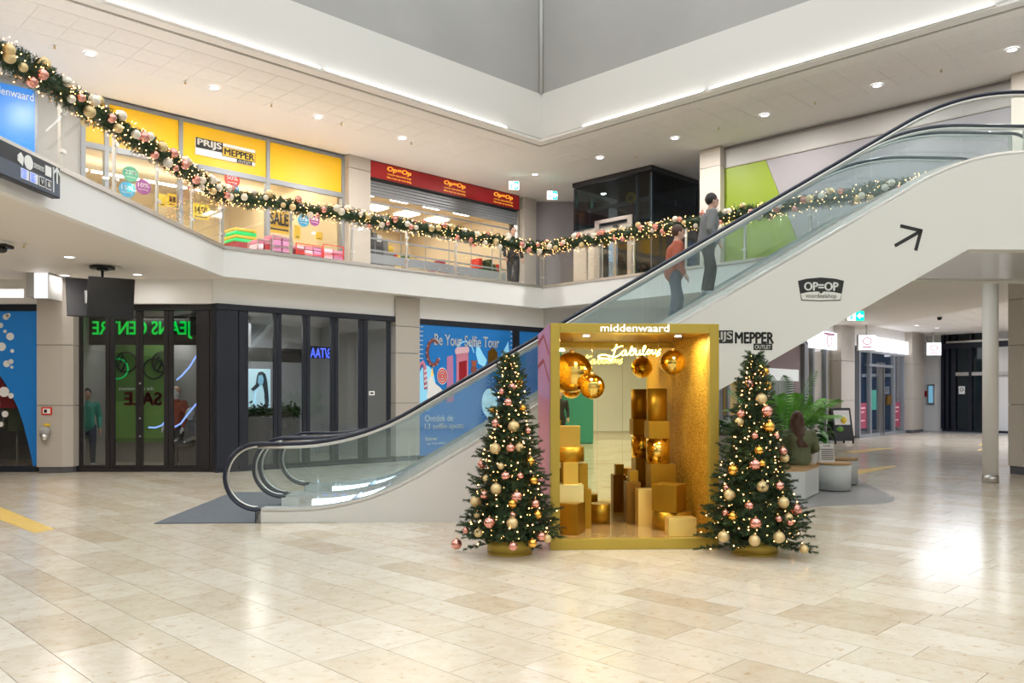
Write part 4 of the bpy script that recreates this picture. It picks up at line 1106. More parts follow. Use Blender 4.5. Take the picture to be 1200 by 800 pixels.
# fascia board, solid lettering in place of a reflected sign, poster, mannequins
bd = fthing('shop_sign', 'black fascia with green letters copying a reflected sign, inside the folding doors', 'sign', FD, 0, 0, 0)
n = MB(); rect(n, FD, 92, 371, 234, 404, 1.0, 1.1); n.build('sign_board', M['black'], bd)
def Lt(fr, s, px0, py0, px1, py1, y, m, par, **k):
    pm = (px0+px1)/2; return letters(s, fr.X(px0, y), fr.X(px1, y), fr.Z(pm, py1, y), fr.Z(pm, py0, y), y, m, par, **k)
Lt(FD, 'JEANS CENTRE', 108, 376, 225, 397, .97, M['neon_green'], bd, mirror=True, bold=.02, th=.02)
gp = fthing('shop_poster', 'large green sale poster with bicycles behind the folding doors', 'poster', FD)
n = MB(); a = FD.px(125, 508, 1.6); b = FD.px(200, 404, 1.6); n.box(a[0], b[0], 1.6, 1.62, a[1]-.2, b[1]+.1); n.build('poster_sheet', M['poster_green'], gp)
n = MB(); a = FD.px(131, 508, 1.59); b = FD.px(192, 470, 1.59); n.box(a[0], b[0], 1.592, 1.599, a[1]-.1, b[1]); n.build('printed_grass', M['poster_green_light'], gp)
for px in (140, 182):
    for dx in (0, 10):
        c = FD.px(px+dx-2, 432 if dx == 0 else 424, 1.57); n = MB(); n.tube([(c[0]+.23*math.cos(k*PI/12), 1.57, c[1]+.23*math.sin(k*PI/12)) for k in range(24)], .018, 5, closed=True); n.build('printed_wheel', M['neon_green'] if dx == 0 and px == 140 else M['black'], gp)
    p = [FD.px(px-2, 432, 1.57), FD.px(px+4, 416, 1.57), FD.px(px+8, 424, 1.57), FD.px(px+2, 436, 1.57)]
    n = MB(); n.tube([(a[0], 1.57, a[1]) for a in p], .02, 5, closed=True); n.build('printed_bicycle_frame', M['black'], gp)
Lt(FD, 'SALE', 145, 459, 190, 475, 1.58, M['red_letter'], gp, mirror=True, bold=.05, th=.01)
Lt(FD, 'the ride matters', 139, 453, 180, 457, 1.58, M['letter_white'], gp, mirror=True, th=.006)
n = MB(); pts = [FD.px(x, y, .3) for x, y in ((174, 500.5), (182, 501), (190, 498), (194, 493))]; n.tube([(a[0], .3, a[1]) for a in pts], .018, 6)
pts = [FD.px(x, y, .3) for x, y in ((205, 500), (212, 496), (220, 485), (230, 473))]; n.tube([(a[0], .3, a[1]) for a in pts], .018, 6)
pts = [FD.px(x, y, .3) for x, y in ((207, 445), (213, 440), (222, 430), (230, 417))]; n.tube([(a[0], .3, a[1]) for a in pts], .018, 6)
o = n.build('neon_line', M['neon_line']); o.location = FD.o; tag(o, 'thin violet blue neon line curving inside the folding doors', 'neon sign')
area('shop_light', FD.w(1.2, 1.5, 3.3), 1.2, 30, (1, .96, .9)); area('shop_light', FD.w(3.0, 1.5, 3.3), .8, 26, (1, .96, .9))
# --- angled folding doors
room('dark_shop', SP, .35, SP.X(462), 0, 3.5, .4, 3.6, M['plastic_grey'], M['marble'], M['pale_panel'])
gz0, gz1 = SP.Z(440, 536), SP.Z(305, 366)
t = folding(SP, 0, SP.X(462), [(291, 321), (330, 355), (363.6, 388), (396.6, 421), (431, 454)], 'angled dark folding glass doors between the dark corner and clad column', 3.5, gz0, gz1, 'dark_frame',
        [(0.0, SP.X(278.5)), (SP.X(279.5), SP.X(286))])
bd = fthing('shop_sign', 'dark board with blue letters copying a reflected sign, inside the angled doors', 'sign', SP)
n = MB(); rect(n, SP, 292, 408, 360, 424, 1.6, 1.7); rect(n, SP, 360, 406, 402, 420, 1.4, 1.5); n.build('sign_board', M['blue_deep'] if False else M['black'], bd)
Lt(SP, 'LAAB/TAA', 364, 408, 403, 419.5, 1.36, M['neon_blue'], bd, mirror=True, th=.01)  # solid blue letters stand in for a reflection in the glass
sc = fthing('advert_screen', 'bright blue screen with photo of a woman inside the angled doors', 'screen', SP)
n = MB(); rect(n, SP, 291, 432, 317, 481, 1.5, 1.56); n.build('screen_panel', M['photo_pale'], sc)
def SQ(x, y, d): a = SP.px(x, y, d); return (a[0], a[1])
n = MB(); n.prism_y([SQ(x, y, 1.49) for x, y in ((303, 436), (307, 435), (311, 438), (313, 446), (314, 456), (315, 468), (314, 478), (309, 474), (310, 462), (308, 452), (306, 449), (302, 454), (297, 458), (294, 456), (300, 450), (301, 441))], 1.485, 1.495); n.build('printed_hair', M['photo_dark'], sc)
n = MB(); n.prism_y([SQ(x, y, 1.48) for x, y in ((303, 440), (307, 439), (309, 444), (308, 450), (305, 452), (302, 448))], 1.475, 1.484); n.build('printed_face', M['photo_blue'], sc)
n = MB(); n.prism_y([SQ(x, y, 1.48) for x, y in ((300, 458), (305, 455), (309, 458), (311, 480), (299, 480))], 1.475, 1.484); n.build('printed_shirt', M['photo_pale'], sc)
for i, (pxa, pxb, tl) in enumerate(((291, 322, 489), (329, 352, 489))):
    a = SP.px(pxa, 520, 1.0); b = SP.px(pxb, tl, 1.0)
    pl = fthing('planter', 'dark planter trough with leafy bushes, %s of the two inside the angled doors' % ('left' if i == 0 else 'right'), 'planter', SP, a[0], 1.0, 0)
    n = MB(); n.box(0, b[0]-a[0], 0, .4, .0, b[1], bev=.02); n.build('trough', M['shop_dark'], pl)
    n = MB(); rr = random.Random(i)
    for k in range(500):
        p = Vector((rr.uniform(0, b[0]-a[0]), rr.uniform(0, .4), b[1]+abs(rr.gauss(0, .12)))); d = Vector((rr.uniform(-1, 1), rr.uniform(-1, 1), rr.uniform(.1, 1))).normalized()*.10; s_ = d.cross(Vector((.3, .2, 1))).normalized()*.03
        n.add([p, p+d*.5+s_, p+d, p+d*.5-s_], [(0, 1, 2, 3)])
    n.build('foliage', M['leaf_dark'], pl, kind='stuff')
n = MB(); a = SP.px(404, 548, .06); 
ps = fthing('door_notice', 'small white notice on the right leaf of the angled doors', 'notice', SP)
n = MB(); rect(n, SP, 432.5, 458, 439, 463, -.004, 0); n.build('paper', M['letter_white'], ps)
n = MB(); rect(n, SP, 434, 459.5, 437.5, 461.5, -.006, -.004); n.build('printed_mark', M['letter_black'], ps)
n = MB(); rect(n, SP, 397, 372, 418, 496, 1.2, 1.25); o = n.build('roller_panel', M['pale_panel']); o.location = SP.o; o.rotation_euler = (0, 0, SP.a); tag(o, 'pale upright panel behind the fourth angled door leaf', 'panel')
area('shop_light', SP.w(2.2, 2.2, 3.3), 1.4, 22, (.85, .92, 1))
# --- blue selfie tour poster wall
pw = fthing('poster_wall', 'big blue selfie tour poster wall behind the escalator', 'poster', SP)
x0, x1 = SP.X(491), SP.X(640)
n = MB(); n.box(x0, x1, 0, .1, 3.36, 3.5); n.build('top_rail', M['dark_frame'], pw); n = MB(); n.box(SP.X(601), SP.X(608.5), -.01, .1, 0, 3.36); n.build('mullion', M['dark_frame'], pw); n = MB(); n.box(x0, x1, 0, .1, 0, .1); n.build('bottom_rail', M['dark_frame'], pw)
n = MB(); n.box(x0, SP.X(601), .02, .06, .1, 3.36); n.build('poster_sheet', M['blue_poster'], pw)
n = MB(); n.box(SP.X(608.5), x1, .02, .06, .1, 3.36); n.build('poster_sheet', M['blue_poster'], pw)
def PP(x, y, d=0.0): a = SP.px(x, y, d); return (a[0], a[1])
def shape(pts, m, d, name, th=.004):
    n = MB(); n.prism_y([PP(*p) for p in pts], d, d+th); n.build(name, M[m], pw)
def ring(cx, cy, rx, ry, m, d, name, wd, k0=0, k1=24):
    n = MB(); P = [PP(cx+rx*math.cos(k*PI/12), cy+ry*math.sin(k*PI/12)) for k in range(k0, k1+1)]
    n.tube([(p[0], d, p[1]) for p in P], wd, 6, flat=.3); n.build(name, M[m], pw)
def crop4(x, y): return (460+x/3.636, 340+y/3.636)
def ell_pts(cx, cy, rx, ry, k=20): return [(cx+rx*math.cos(i*2*PI/k), cy+ry*math.sin(i*2*PI/k)) for i in range(k)]
shape(ell_pts(500, 455, 11, 27), 'photo_blue', .012, 'printed_cloud')
ring(508, 413, 7.0, 14.5, 'brick_red', .006, 'printed_wreath', .05, 2, 21)
for k in range(2, 22, 2): shape(ell_pts(508+7.5*math.cos(k*PI/12), 413+15*math.sin(k*PI/12), 1.2, 1.6, 8), 'pink_pale', -.006, 'printed_berry', .01)
# candy cane
n = MB(); P = [PP(*p) for p in ((499, 456), (498.5, 440), (498, 430), (495.5, 424), (492.5, 427), (491.5, 431))]; n.tube([(p[0], .004, p[1]) for p in P], .05, 6, flat=.3); n.build('printed_candy_cane', M['pink'], pw)
for yy in (434, 440, 446, 452): shape([(497, yy), (500.3, yy-2), (500.3, yy), (497, yy+2)], 'letter_white', -.012, 'printed_stripe', .006)
shape(ell_pts(518.5, 440.5, 6, 10), 'letter_white', .004, 'printed_lollipop')
for r in (.8, .5, .22): ring(518.5, 440.5, 6*r, 10*r, 'fire_red', .0, 'printed_swirl', .018)
shape([(524, 418), (531, 416), (532, 470), (524, 472)], 'violet_side', .008, 'printed_phone_box')
shape([(535, 412), (549, 409), (549, 448), (535, 452)], 'pink', .006, 'printed_candy_house'); shape([(538, 424), (547, 422), (547, 446), (538, 448)], 'truck_red', .0, 'printed_door', .005)
shape([(533, 410), (536, 406.5), (549, 406), (550, 410), (549, 413), (534, 415)], 'pink_pale', -.001, 'printed_roof', .006)
# white horse with a horn
shape([(500, 466), (502, 452), (501, 447), (504, 441), (507, 439), (508, 446), (511, 450), (516, 454), (521, 460), (519, 467), (508, 471)], 'letter_white', .0, 'printed_horse')
shape([(505, 440), (506.5, 430), (508, 440)], 'sign_gold', -.004, 'printed_horn')
shape(ell_pts(555.5, 433, 3.6, 5.2), 'brick_red', .004, 'printed_bear'); shape(ell_pts(555.5, 426, 2.8, 3.6), 'rust', .0, 'printed_bear'); 
for sx in (-2.4, 2.4): shape(ell_pts(555.5+sx, 423.2, 1, 1.3, 8), 'rust', -.002, 'printed_bear_ear')
shape([(572, 412), (576, 408), (579, 408), (583, 413), (583, 424), (579, 436), (576, 436), (572, 424)], 'gold_box_dark', .0, 'printed_chocolate')
for s_, sx in ((-1, 571), (1, 584)): shape([(sx, 422), (sx+s_*5, 414), (sx+s_*12, 400), (sx+s_*13, 414), (sx+s_*10, 426), (sx+s_*3, 430)], 'photo_blue', .01, 'printed_wing')
ring(545, 418, 11, 18, 'photo_blue', .012, 'printed_arch', .02, 13, 23)
shape(ell_pts(574, 472, 9, 17), 'photo_pale', .01, 'printed_globe')
for k in range(9): shape([(490.5, 382+k*5.3), (496, 382.5+k*5.3), (496, 383.3+k*5.3), (490.5, 382.8+k*5.3)], 'letter_white', .005, 'printed_tick')
for k in range(6): shape([(598.5, 388+k*5.3), (600.5, 388.3+k*5.3), (600.5, 389.1+k*5.3), (598.5, 388.8+k*5.3)], 'letter_white', .005, 'printed_tick')
a0 = math.atan2(PP(585, 404)[1]-PP(508, 396)[1], PP(585, 404)[0]-PP(508, 396)[0])
def PL(s, px0, py0, px1, py1, dy=0, **k):
    pm = (px0+px1)/2; a = (PP(px0, py1)[0], PP(pm, py1)[1]); b = (PP(px1, py0)[0], PP(pm, py0)[1]); letters(s, a[0], b[0], (a[1]), b[1], -.004, M['letter_white'], pw, .006, **k)
PL('Be Your Selfie Tour', 509, 393, 585, 406, bold=.015)
PL('Ontdek de', 498, 486, 531, 493.5, bold=.0); PL('13 selfie spots', 498, 495.5, 543, 504, bold=.01)
PL('Entree', 498.5, 511.5, 512, 516, bold=.01); PL('op het plein', 500, 518, 522, 521)
n = MB(); 
# --- things of the left clad column
bx = cA.Z(60, 475)
fb = fthing('fire_notice', 'small white notice with red border on the left clad column', 'notice', cA)
n = MB(); rect(n, cA, 48.5, 477, 60.5, 486, -.02, 0); n.build('red_border', M['fire_red'], fb); n = MB(); rect(n, cA, 50.2, 478.6, 58.8, 484.4, -.025, -.02); n.build('paper', M['letter_white'], fb)
n = MB(); rect(n, cA, 51.5, 479.6, 55, 483.4, -.028, -.025); n.build('printed_mark', M['letter_black'], fb)
a = cA.px(53, 505, -.05); dp = fthing('dispenser', 'grey wall dispenser with yellow tag on the left clad column', 'dispenser', cA)
n = MB(); n.ell((a[0], -.07, a[1]), (.11, .09, .10), 16, 10); n.build('dispenser_body', M['plastic_grey'], dp)
n = MB(); n.cyl(a[0], -.08, a[1]-.20, a[1]-.06, .05, 14, r2=.09); n.cyl(a[0], -.08, a[1]-.27, a[1]-.2, .015, 8); n.build('dispenser_cup', M['steel'], dp)
n = MB(); b = cA.px(54.5, 498, -.03); n.box(b[0]-.055, b[0]+.055, -.03, 0, b[1]-.02, b[1]+.03); n.build('yellow_tag', M['yellow_flat'], dp)
n = MB(); b = cA.px(49, 505, -.03); n.box(b[0]-.03, b[0]+.02, -.05, 0, b[1]-.03, b[1]+.03); n.build('orange_lamp', M['orange'], dp)
# light box hanging before the left wall
q = G(44, 325, 3.9) ; lb = thing('light_box', 'white square light box above the left clad column', 'sign', (-9.4, 16.2, 0), 0)
Lf = Frame(-9.4, 16.2, 0.0)
def LBx(px, py, y=0): return Lf.px(px, py, y)
a = LBx(31, 349.5, .0); b = LBx(57, 317)
n = MB(); n.box(LBx(40, 340)[0], b[0], 0, .5, a[1]-.0, b[1]); n.build('box_housing', M['pale_panel'], lb)
n = MB(); n.box(LBx(40.5, 340)[0], LBx(56, 340)[0], -.012, 0, LBx(40, 349)[1], LBx(40, 320)[1]); n.build('lit_face', M['sign_white'], lb)
n = MB(); n.box(LBx(31, 340)[0], LBx(40, 340)[0], .0, .5, a[1]+.03, b[1]); n.build('side_panel', M['plastic_grey'], lb)
n = MB(); n.box(LBx(34, 340)[0]+.05, LBx(50, 340)[0]-.05, .2, .25, b[1], 3.99); n.build('hanging_bar', M['steel'], lb)
# lit band sign over the bubble window
n = MB(); n.box(xl, LG.X(33), -.12, -.04, 3.56, 3.92); n.box(xl, LG.X(33), -.15, -.12, 3.62, 3.8)
o = n.build('light_band', M['sign_white_soft']); o.location = LG.o; tag(o, 'white lit band above the bubble window', 'sign')
# ================================================================ HANGING SCREENS
sx, sy = G(120, 313, 3.98)
hs = thing('hanging_screens', 'pair of black screens on a ceiling pole before the folding doors', 'screen', (sx, sy, 3.98))
n = MB(); n.cyl(0, 0, -.03, .0, .22, 20); n.cyl(0, 0, -.06, -.03, .1, 16); n.tube([(0, 0, -.05), (.0, 0, -.55)], .025, 10); n.build('ceiling_mount', M['black'], hs)
def screen(loc, rz, tilt, wd, ht, nm):
    e_ = bpy.data.objects.new('screen', None); C.objects.link(e_); e_.parent = hs; e_.location = loc; e_.rotation_euler = Euler((tilt, 0, rz))
    n = MB(); n.box(-wd/2, wd/2, 0, .05, -ht/2, ht/2, bev=.008); n.build('screen_housing', M['black'], e_)
    n = MB(); n.box(-wd/2+.015, wd/2-.015, -.004, 0, -ht/2+.02, ht/2-.015); n.build('display', M['black_gloss'], e_)
    n = MB(); n.box(-.1, .1, .05, .09, -.12, .12); n.tube([(0, .08, 0), (0, .25, .15)], .02, 8); n.build('bracket', M['plastic_grey'], e_)
sc_ = sy/F
screen((.27, -.22, -.60), .60, math.radians(14), .78, .74, 1)
screen((-.24, .02, -.58), math.radians(-142), math.radians(14), .80, .74, 2)
# direction sign on the left fascia
DF = frame2((B0[0]+.10, B0[1]-1.6), (B1[0]+.10, B1[1]))
ds = fthing('direction_sign', 'long black direction sign with white symbols on the left fascia', 'sign', DF)
xe = DF.X(65); z0s, z1s = DF.Z(65, 233), DF.Z(65, 197)
n = MB(); n.box(xe-2.6, xe, -.06, .05, z0s, z1s, bev=.005); n.build('sign_board', M['dark_frame'], ds)
n = MB(); n.box(xe-2.6, xe-.01, -.064, -.06, z0s+.01, (z0s+z1s)/2-.0); n.build('blue_lower_field', mat('sign_blue_grey', (.06, .085, .13), .4), ds)
def SB(px0, py0, px1, py1, mname, nm, d=-.068):
    a, b = DF.px(px0, py1, -.06), DF.px(px1, py0, -.06); n = MB(); n.box(a[0], b[0], d, -.06, min(a[1], b[1]), max(a[1], b[1])); n.build(nm, M[mname], ds); return a, b
def sgx(u): return DF.X(u/10)        # crop coordinates 10x from (0,160)
H_ = z1s-z0s
def cell(u0, u1, f0, f1, m, nm, d=-.068):
    n = MB(); n.box(DF.X(u0/10), DF.X(u1/10), d, -.06, z0s+H_*f0, z0s+H_*f1); n.build(nm, M[m], ds)
cell(562, 572, .12, .92, 'letter_white', 'divider_line')
n = MB(); xa_ = DF.X(61); zz = z0s+H_*.70
n.box(xa_-.012, xa_+.012, -.068, -.06, zz-.1, zz+.1); n.prism_y([(xa_-.075, zz+.03), (xa_, zz+.11), (xa_+.075, zz+.03), (xa_+.06, zz+.01), (xa_, zz+.075), (xa_-.06, zz+.01)], -.068, -.06); n.build('arrow_symbol', M['letter_white'], ds)
cell(470, 540, .55, .87, 'letter_white', 'shop_symbol')
xm = (DF.X(23.5)+DF.X(31))/2; n = MB(); n.prism_y([(xm+.085*math.cos(k*PI/10), z0s+H_*.70+.085*math.sin(k*PI/10)) for k in range(20)], -.068, -.06); n.build('round_symbol', M['letter_white'], ds)
x0_, x1_ = DF.X(14.5), DF.X(21.5); n = MB(); n.prism_y([(x0_, z0s+H_*.62), (x0_, z0s+H_*.78), ((x0_+x1_)/2, z0s+H_*.9), (x1_, z0s+H_*.78), (x1_-.02, z0s+H_*.52)], -.068, -.06); n.build('house_symbol', M['letter_white'], ds)
letters('xenos', DF.X(33.5), DF.X(45.5), z0s+H_*.62, z0s+H_*.78, -.066, M['letter_white'], ds, .006, .02)
for (u0, u1, ss) in ((180, 275, 'P2'), (285, 380, 'P1')):
    cell(u0, u1, .14, .44, 'letter_white', 'parking_symbol'); cell(u0+8, u0+(u1-u0)*.66, .17, .41, 'neon_blue', 'parking_field', -.072)
    letters(ss[0]+ss[1], DF.X(u0/10)+.02, DF.X((u0+(u1-u0)*.6)/10), z0s+H_*.2, z0s+H_*.38, -.074, M['letter_white'], ds, .004, .03)
for u0, u1 in ((395, 460), (475, 538)):
    cell(u0, u1, .14, .44, 'letter_white', 'toilet_symbol'); cell(u0+6, u1-6, .17, .41, 'dark_frame', 'symbol_field', -.072)
    letters('V' if u0 < 400 else 'i', DF.X((u0+16)/10), DF.X((u1-16)/10), z0s+H_*.21, z0s+H_*.37, -.075, M['letter_white'], ds, .004, .03)
# dome camera under the soffit
x, y = G(3, 284, ZS); cc = thing('security_camera', 'dark security camera under the soffit at the left picture edge', 'camera', (x, y, ZS+.02))
n = MB(); n.cyl(0, 0, -.05, 0, .09, 20); n.build('camera_base', M['letter_white'], cc); n = MB(); n.box(-.12, .12, -.1, .12, -.11, -.05, bev=.02); n.ell((.0, -.02, -.13), (.08, .08, .06), 14, 8); n.build('camera_dome', M['black_gloss'], cc)

# ================================================================ UPPER LEVEL SHOPS
Y0, Y1 = WL.X(97), WL.X(404)
room('yellow_shop', WL, Y0, Y1-.05, ZF, 7.75, .3, 6.5, M['shop_cream'], M['shop_floor'], M['shop_cream'])
ys = fthing('shopfront', 'yellow upper level shopfront with glass below and black outlet lettering', 'shop window', WL)
zT, zM = WL.Z(300, 162.5), WL.Z(310, 208)
posts = [97, 124.5, 211.3, 313.5, 401.5]; px_ = [WL.X(p) for p in posts]
n = MB(); n.box(px_[0]-.05, px_[-1]+.05, -.04, .08, zT-.0, zT+.1); n.build('head_frame', M['grey_frame'], ys)
n = MB(); n.box(px_[0]-.05, px_[-1]+.05, -.04, .08, zM-.12, zM); n.build('transom', M['grey_frame'], ys)
for p in px_: n = MB(); n.box(p-.045, p+.045, -.05, .1, ZF, zT); n.build('mullion', M['grey_frame'], ys)
for a, b in zip(px_[:-1], px_[1:]):
    n = MB(); n.box(a+.045, b-.045, .0, .05, zM, zT); n.build('yellow_panel', M['yellow'], ys)
    n = MB(); n.box(a+.045, b-.045, .02, .03, ZF+.06, zM-.12); n.build('glass_pane', M['clear_glass'], ys)
n = MB(); n.box(px_[0]-.3, px_[-1]+.1, -.1, .25, zT+.1, ZU); n.build('bulkhead', M['ceiling_paint'], ys)
sgn = fthing('shop_sign', 'black and yellow outlet sign on white board in the middle yellow panel', 'sign', WL)
def WLp(px, py, y): return WL.px(px, py, y)
a = WLp(229, 180, -.03); b = WLp(298, 194, -.03)
def tiltbox(fr, px0, pyt0, pyb0, px1, pyt1, pyb1, y0, y1, m, name, par):
    P = [fr.px(px0, pyb0, y0), fr.px(px1, pyb1, y0), fr.px(px1, pyt1, y0), fr.px(px0, pyt0, y0)]
    zt = (P[2][1]+P[3][1])/2; zb = (P[0][1]+P[1][1])/2
    n = MB(); n.box(P[0][0], P[1][0], y0, y1, zb, zt); n.build(name, M[m], par); return P[0][0], P[1][0], zb, zt
X0, X1, ZB, ZTp = tiltbox(WL, 229.5, 160.5, 180.5, 299, 176, 194.5, -.05, .0, 'letter_white', 'white_board', sgn)
H_ = ZTp-ZB; W_ = X1-X0
n = MB(); n.box(X0, X0+W_*.44, -.06, -.05, ZB+H_*.40, ZTp); n.build('letter_field', M['letter_black'], sgn)
letters('PRIJS', X0+W_*.02, X0+W_*.42, ZB+H_*.45, ZTp-H_*.05, -.066, M['letter_white'], sgn, .006, .035)
n = MB(); n.box(X0+W_*.43, X1, -.062, -.05, ZB+H_*.22, ZB+H_*.80); n.build('letter_field', M['letter_black'], sgn)
n = MB(); n.box(X0+W_*.44, X1-W_*.01, -.066, -.062, ZB+H_*.25, ZB+H_*.77); n.build('letter_field', M['yellow_flat'], sgn)
letters('MEPPER', X0+W_*.46, X1-W_*.02, ZB+H_*.30, ZB+H_*.72, -.07, M['letter_black'], sgn, .004, .04)
n = MB(); n.box(X0+W_*.68, X1-W_*.06, -.062, -.05, ZB, ZB+H_*.21); n.build('letter_field', M['letter_black'], sgn)
letters('OUTLET', X0+W_*.70, X1-W_*.08, ZB+H_*.03, ZB+H_*.18, -.066, M['letter_white'], sgn, .004, .01)
# ceiling tubes and merchandise
for i in range(5):
    for j in range(2):
        x = Y0+.8+i*1.3; n = MB(); n.box(-.6, .6, -.03, .03, -.05, 0)
        o = n.build('tube_lamp', M['tube_light']); o.location = WL.w(x, 1.7+j*2.4, 7.45); o.rotation_euler = (0, 0, aR); tag(o, 'glowing tube lamp in the %s row of the yellow shop, %s from the left' % (('front', 'back')[j], ('first', 'second', 'third', 'fourth', 'last')[i]), 'lamp', 'tube lamps in the yellow shop')
area('shop_light', WL.w((Y0+Y1)/2, 2.8, 7.5), 7, 120, (1, .88, .66), rot=(0, 0, aR), sy=4)
def disc(px, py, r, m, txt, label):
    a = WL.px(px, py, -.01); rr = r/F*(WL.w(a[0], -.01).y)*1.12
    t = fthing('round_sticker', label, 'sticker', WL, a[0], -.01, a[1])
    n = MB(); n.prism_y([(rr*math.cos(k*PI/12), rr*math.sin(k*PI/12)) for k in range(24)], -.006, 0); n.build('sticker_disc', M[m], t)
    letters(txt, -rr*.72, rr*.72, -rr*.05, rr*.5, -.012, M['letter_white'], t, .005, .015); letters('korting', -rr*.6, rr*.6, -rr*.5, -rr*.25, -.012, M['letter_white'], t, .005)
mat('sticker_green', (.05, .35, .2), .5); mat('sticker_blue', (.03, .3, .5), .5); mat('sticker_purple', (.3, .05, .25), .5); mat('sticker_red', (.65, .05, .03), .5)
disc(153, 204, 8.3, 'sticker_green', '25%', 'round green 25% discount sticker in the yellow shop window')
disc(149, 222, 8.3, 'sticker_blue', '15%', 'round blue 15% discount sticker below the green one')
disc(168, 219, 8, 'sticker_purple', '10%', 'round purple discount sticker beside the blue one')
disc(272, 210.5, 8.5, 'sticker_red', '50%', 'round red 50% discount sticker under the outlet sign')
disc(275, 222, 5, 'sticker_blue', '25%', 'small blue sticker under the red discount sticker')
disc(355.5, 258.5, 6.5, 'sticker_blue', '25%', 'round blue sticker above the pink parcels')
disc(368.5, 258, 6.0, 'sticker_purple', '50%', 'round purple sticker above the pink parcels')
def poster(px0, py0, px1, py1, d, m, label, txt=None):
    t = fthing('price_poster', label, 'poster', WL); pm = (px0+px1)/2; a = (WL.X(px0, d), WL.Z(pm, py1, d)); b = (WL.X(px1, d), WL.Z(pm, py0, d))
    n = MB(); n.box(a[0], b[0], d, d+.01, a[1], b[1]); n.build('sheet', M[m], t)
    n = MB(); n.box(a[0]+.05, b[0]-.05, d-.004, d, a[1]+(b[1]-a[1])*.12, a[1]+(b[1]-a[1])*.2); n.build('printed_line', M['letter_black'], t)
    if txt: letters(txt, a[0]+.05, b[0]-.05, a[1]+(b[1]-a[1])*.35, b[1]-.06, d-.006, M['letter_black'], t, .004, .04)
poster(185, 227, 195, 242, .2, 'yellow_flat', 'yellow price poster at the left of the yellow shop', None)
poster(196, 227, 208, 242, .2, 'yellow_flat', 'yellow poster with blue figures beside the left price poster', 'll')
poster(226, 239, 245, 257, .2, 'yellow_flat', 'yellow price poster reading 14.50', '14.50')
poster(275, 270, 284, 287, .9, 'yellow_flat', 'small yellow price card behind the green striped stack')
poster(314, 247, 340, 273, 1.5, 'yellow_flat', 'large yellow poster above the pink parcels', 'SALE')
poster(345, 264, 352, 280, .9, 'yellow_flat', 'yellow card at the left of the red parcel rack')
poster(370, 272, 378, 281, .9, 'yellow_flat', 'yellow card at the right of the red parcel rack')
# striped stack, bins with parcels
SW = [('neon_green', 0), ('yellow_flat', 1), ('neon_green', 2), ('yellow_flat', 3)]
a = WL.px(275, 288, .8); b = WL.px(301, 276, .8)
st = fthing('cushion_stack', 'stack of green and yellow cushions in the yellow shop', 'cushions', WL, a[0], .8, ZF)
zz = max(WL.Z(288, 284, .8)-ZF, .3)
n = MB(); n.box(0, b[0]-a[0], 0, .6, 0, zz); n.build('stand', M['red_sign'], st)
for k in range(4): n = MB(); n.box(.0, b[0]-a[0], -.02, .6, zz+k*.09, zz+k*.09+.085, bev=.035); n.build('cushion', M[SW[k][0]], st)
rb = random.Random(4)
for k, (u0, u1, vt, nm) in enumerate(((302, 318, 278, 'first'), (319, 343, 275, 'second'), (347, 378, 284, 'third'), (379, 403, 285, 'fourth'))):
    xa_ = WL.X(u0, -.9); xb_ = WL.X(u1, -.9); zt_ = WL.Z((u0+u1)/2, vt, -.9)-ZF
    bn = fthing('wire_bin', 'wire bin of pink patterned parcels, %s from the left before the yellow shop' % nm, 'bin', WL, xa_, -.9, ZF, 'parcel bins')
    wd = xb_-xa_; n = MB()
    for xx in (0, wd-.02): n.box(xx, xx+.02, 0, .02, 0, zt_-.05); n.box(xx, xx+.02, .48, .5, 0, zt_-.05)
    for zz in (.05, .3, zt_-.3, zt_-.07): n.box(0, wd, -.005, .01, zz, zz+.02)
    n.build('wire_frame', M['fire_red'] if k > 1 else M['steel'], bn)
    nx = max(2, int(wd/.2)); dx = wd/nx; nz = int((zt_-.1)/.14)
    for i in range(nx):
        for j in range(nz):
            n = MB(); n.box(i*dx+.012, i*dx+dx-.012, .02, .45, .12+j*.14, .12+j*.14+.13*(1 if j < nz-1 else rb.uniform(.5, 1)), bev=.02); n.build('parcel', M[rb.choice(('pink', 'pink_pale', 'violet_side', 'pink_pale', 'truck_red'))], bn)
for k in range(4):
    x = Y0+1.2+k*1.9; sh_ = fthing('shelf_unit', 'shelf unit with goods at the back of the yellow shop, %s from the left' % ('first', 'second', 'third', 'last')[k], 'shelf', WL, x, 5.6, ZF, 'shelf units at the back of the yellow shop')
    n = MB(); 
    for zz in (.2, .7, 1.2, 1.7): n.box(0, 1.6, 0, .5, zz, zz+.03)
    n.box(0, .03, 0, .5, 0, 1.9); n.box(1.57, 1.6, 0, .5, 0, 1.9); n.build('shelf_frame', M['pale_panel'], sh_)
    n = MB()
    for zz in (.23, .73, 1.23):
        for i in range(6): n.box(.05+i*.25, .05+i*.25+rb.uniform(.12, .22), .05, .4, zz, zz+rb.uniform(.15, .38))
    n.build('goods', M[rb.choice(('brick_red', 'orange', 'pink_shop'))], sh_)
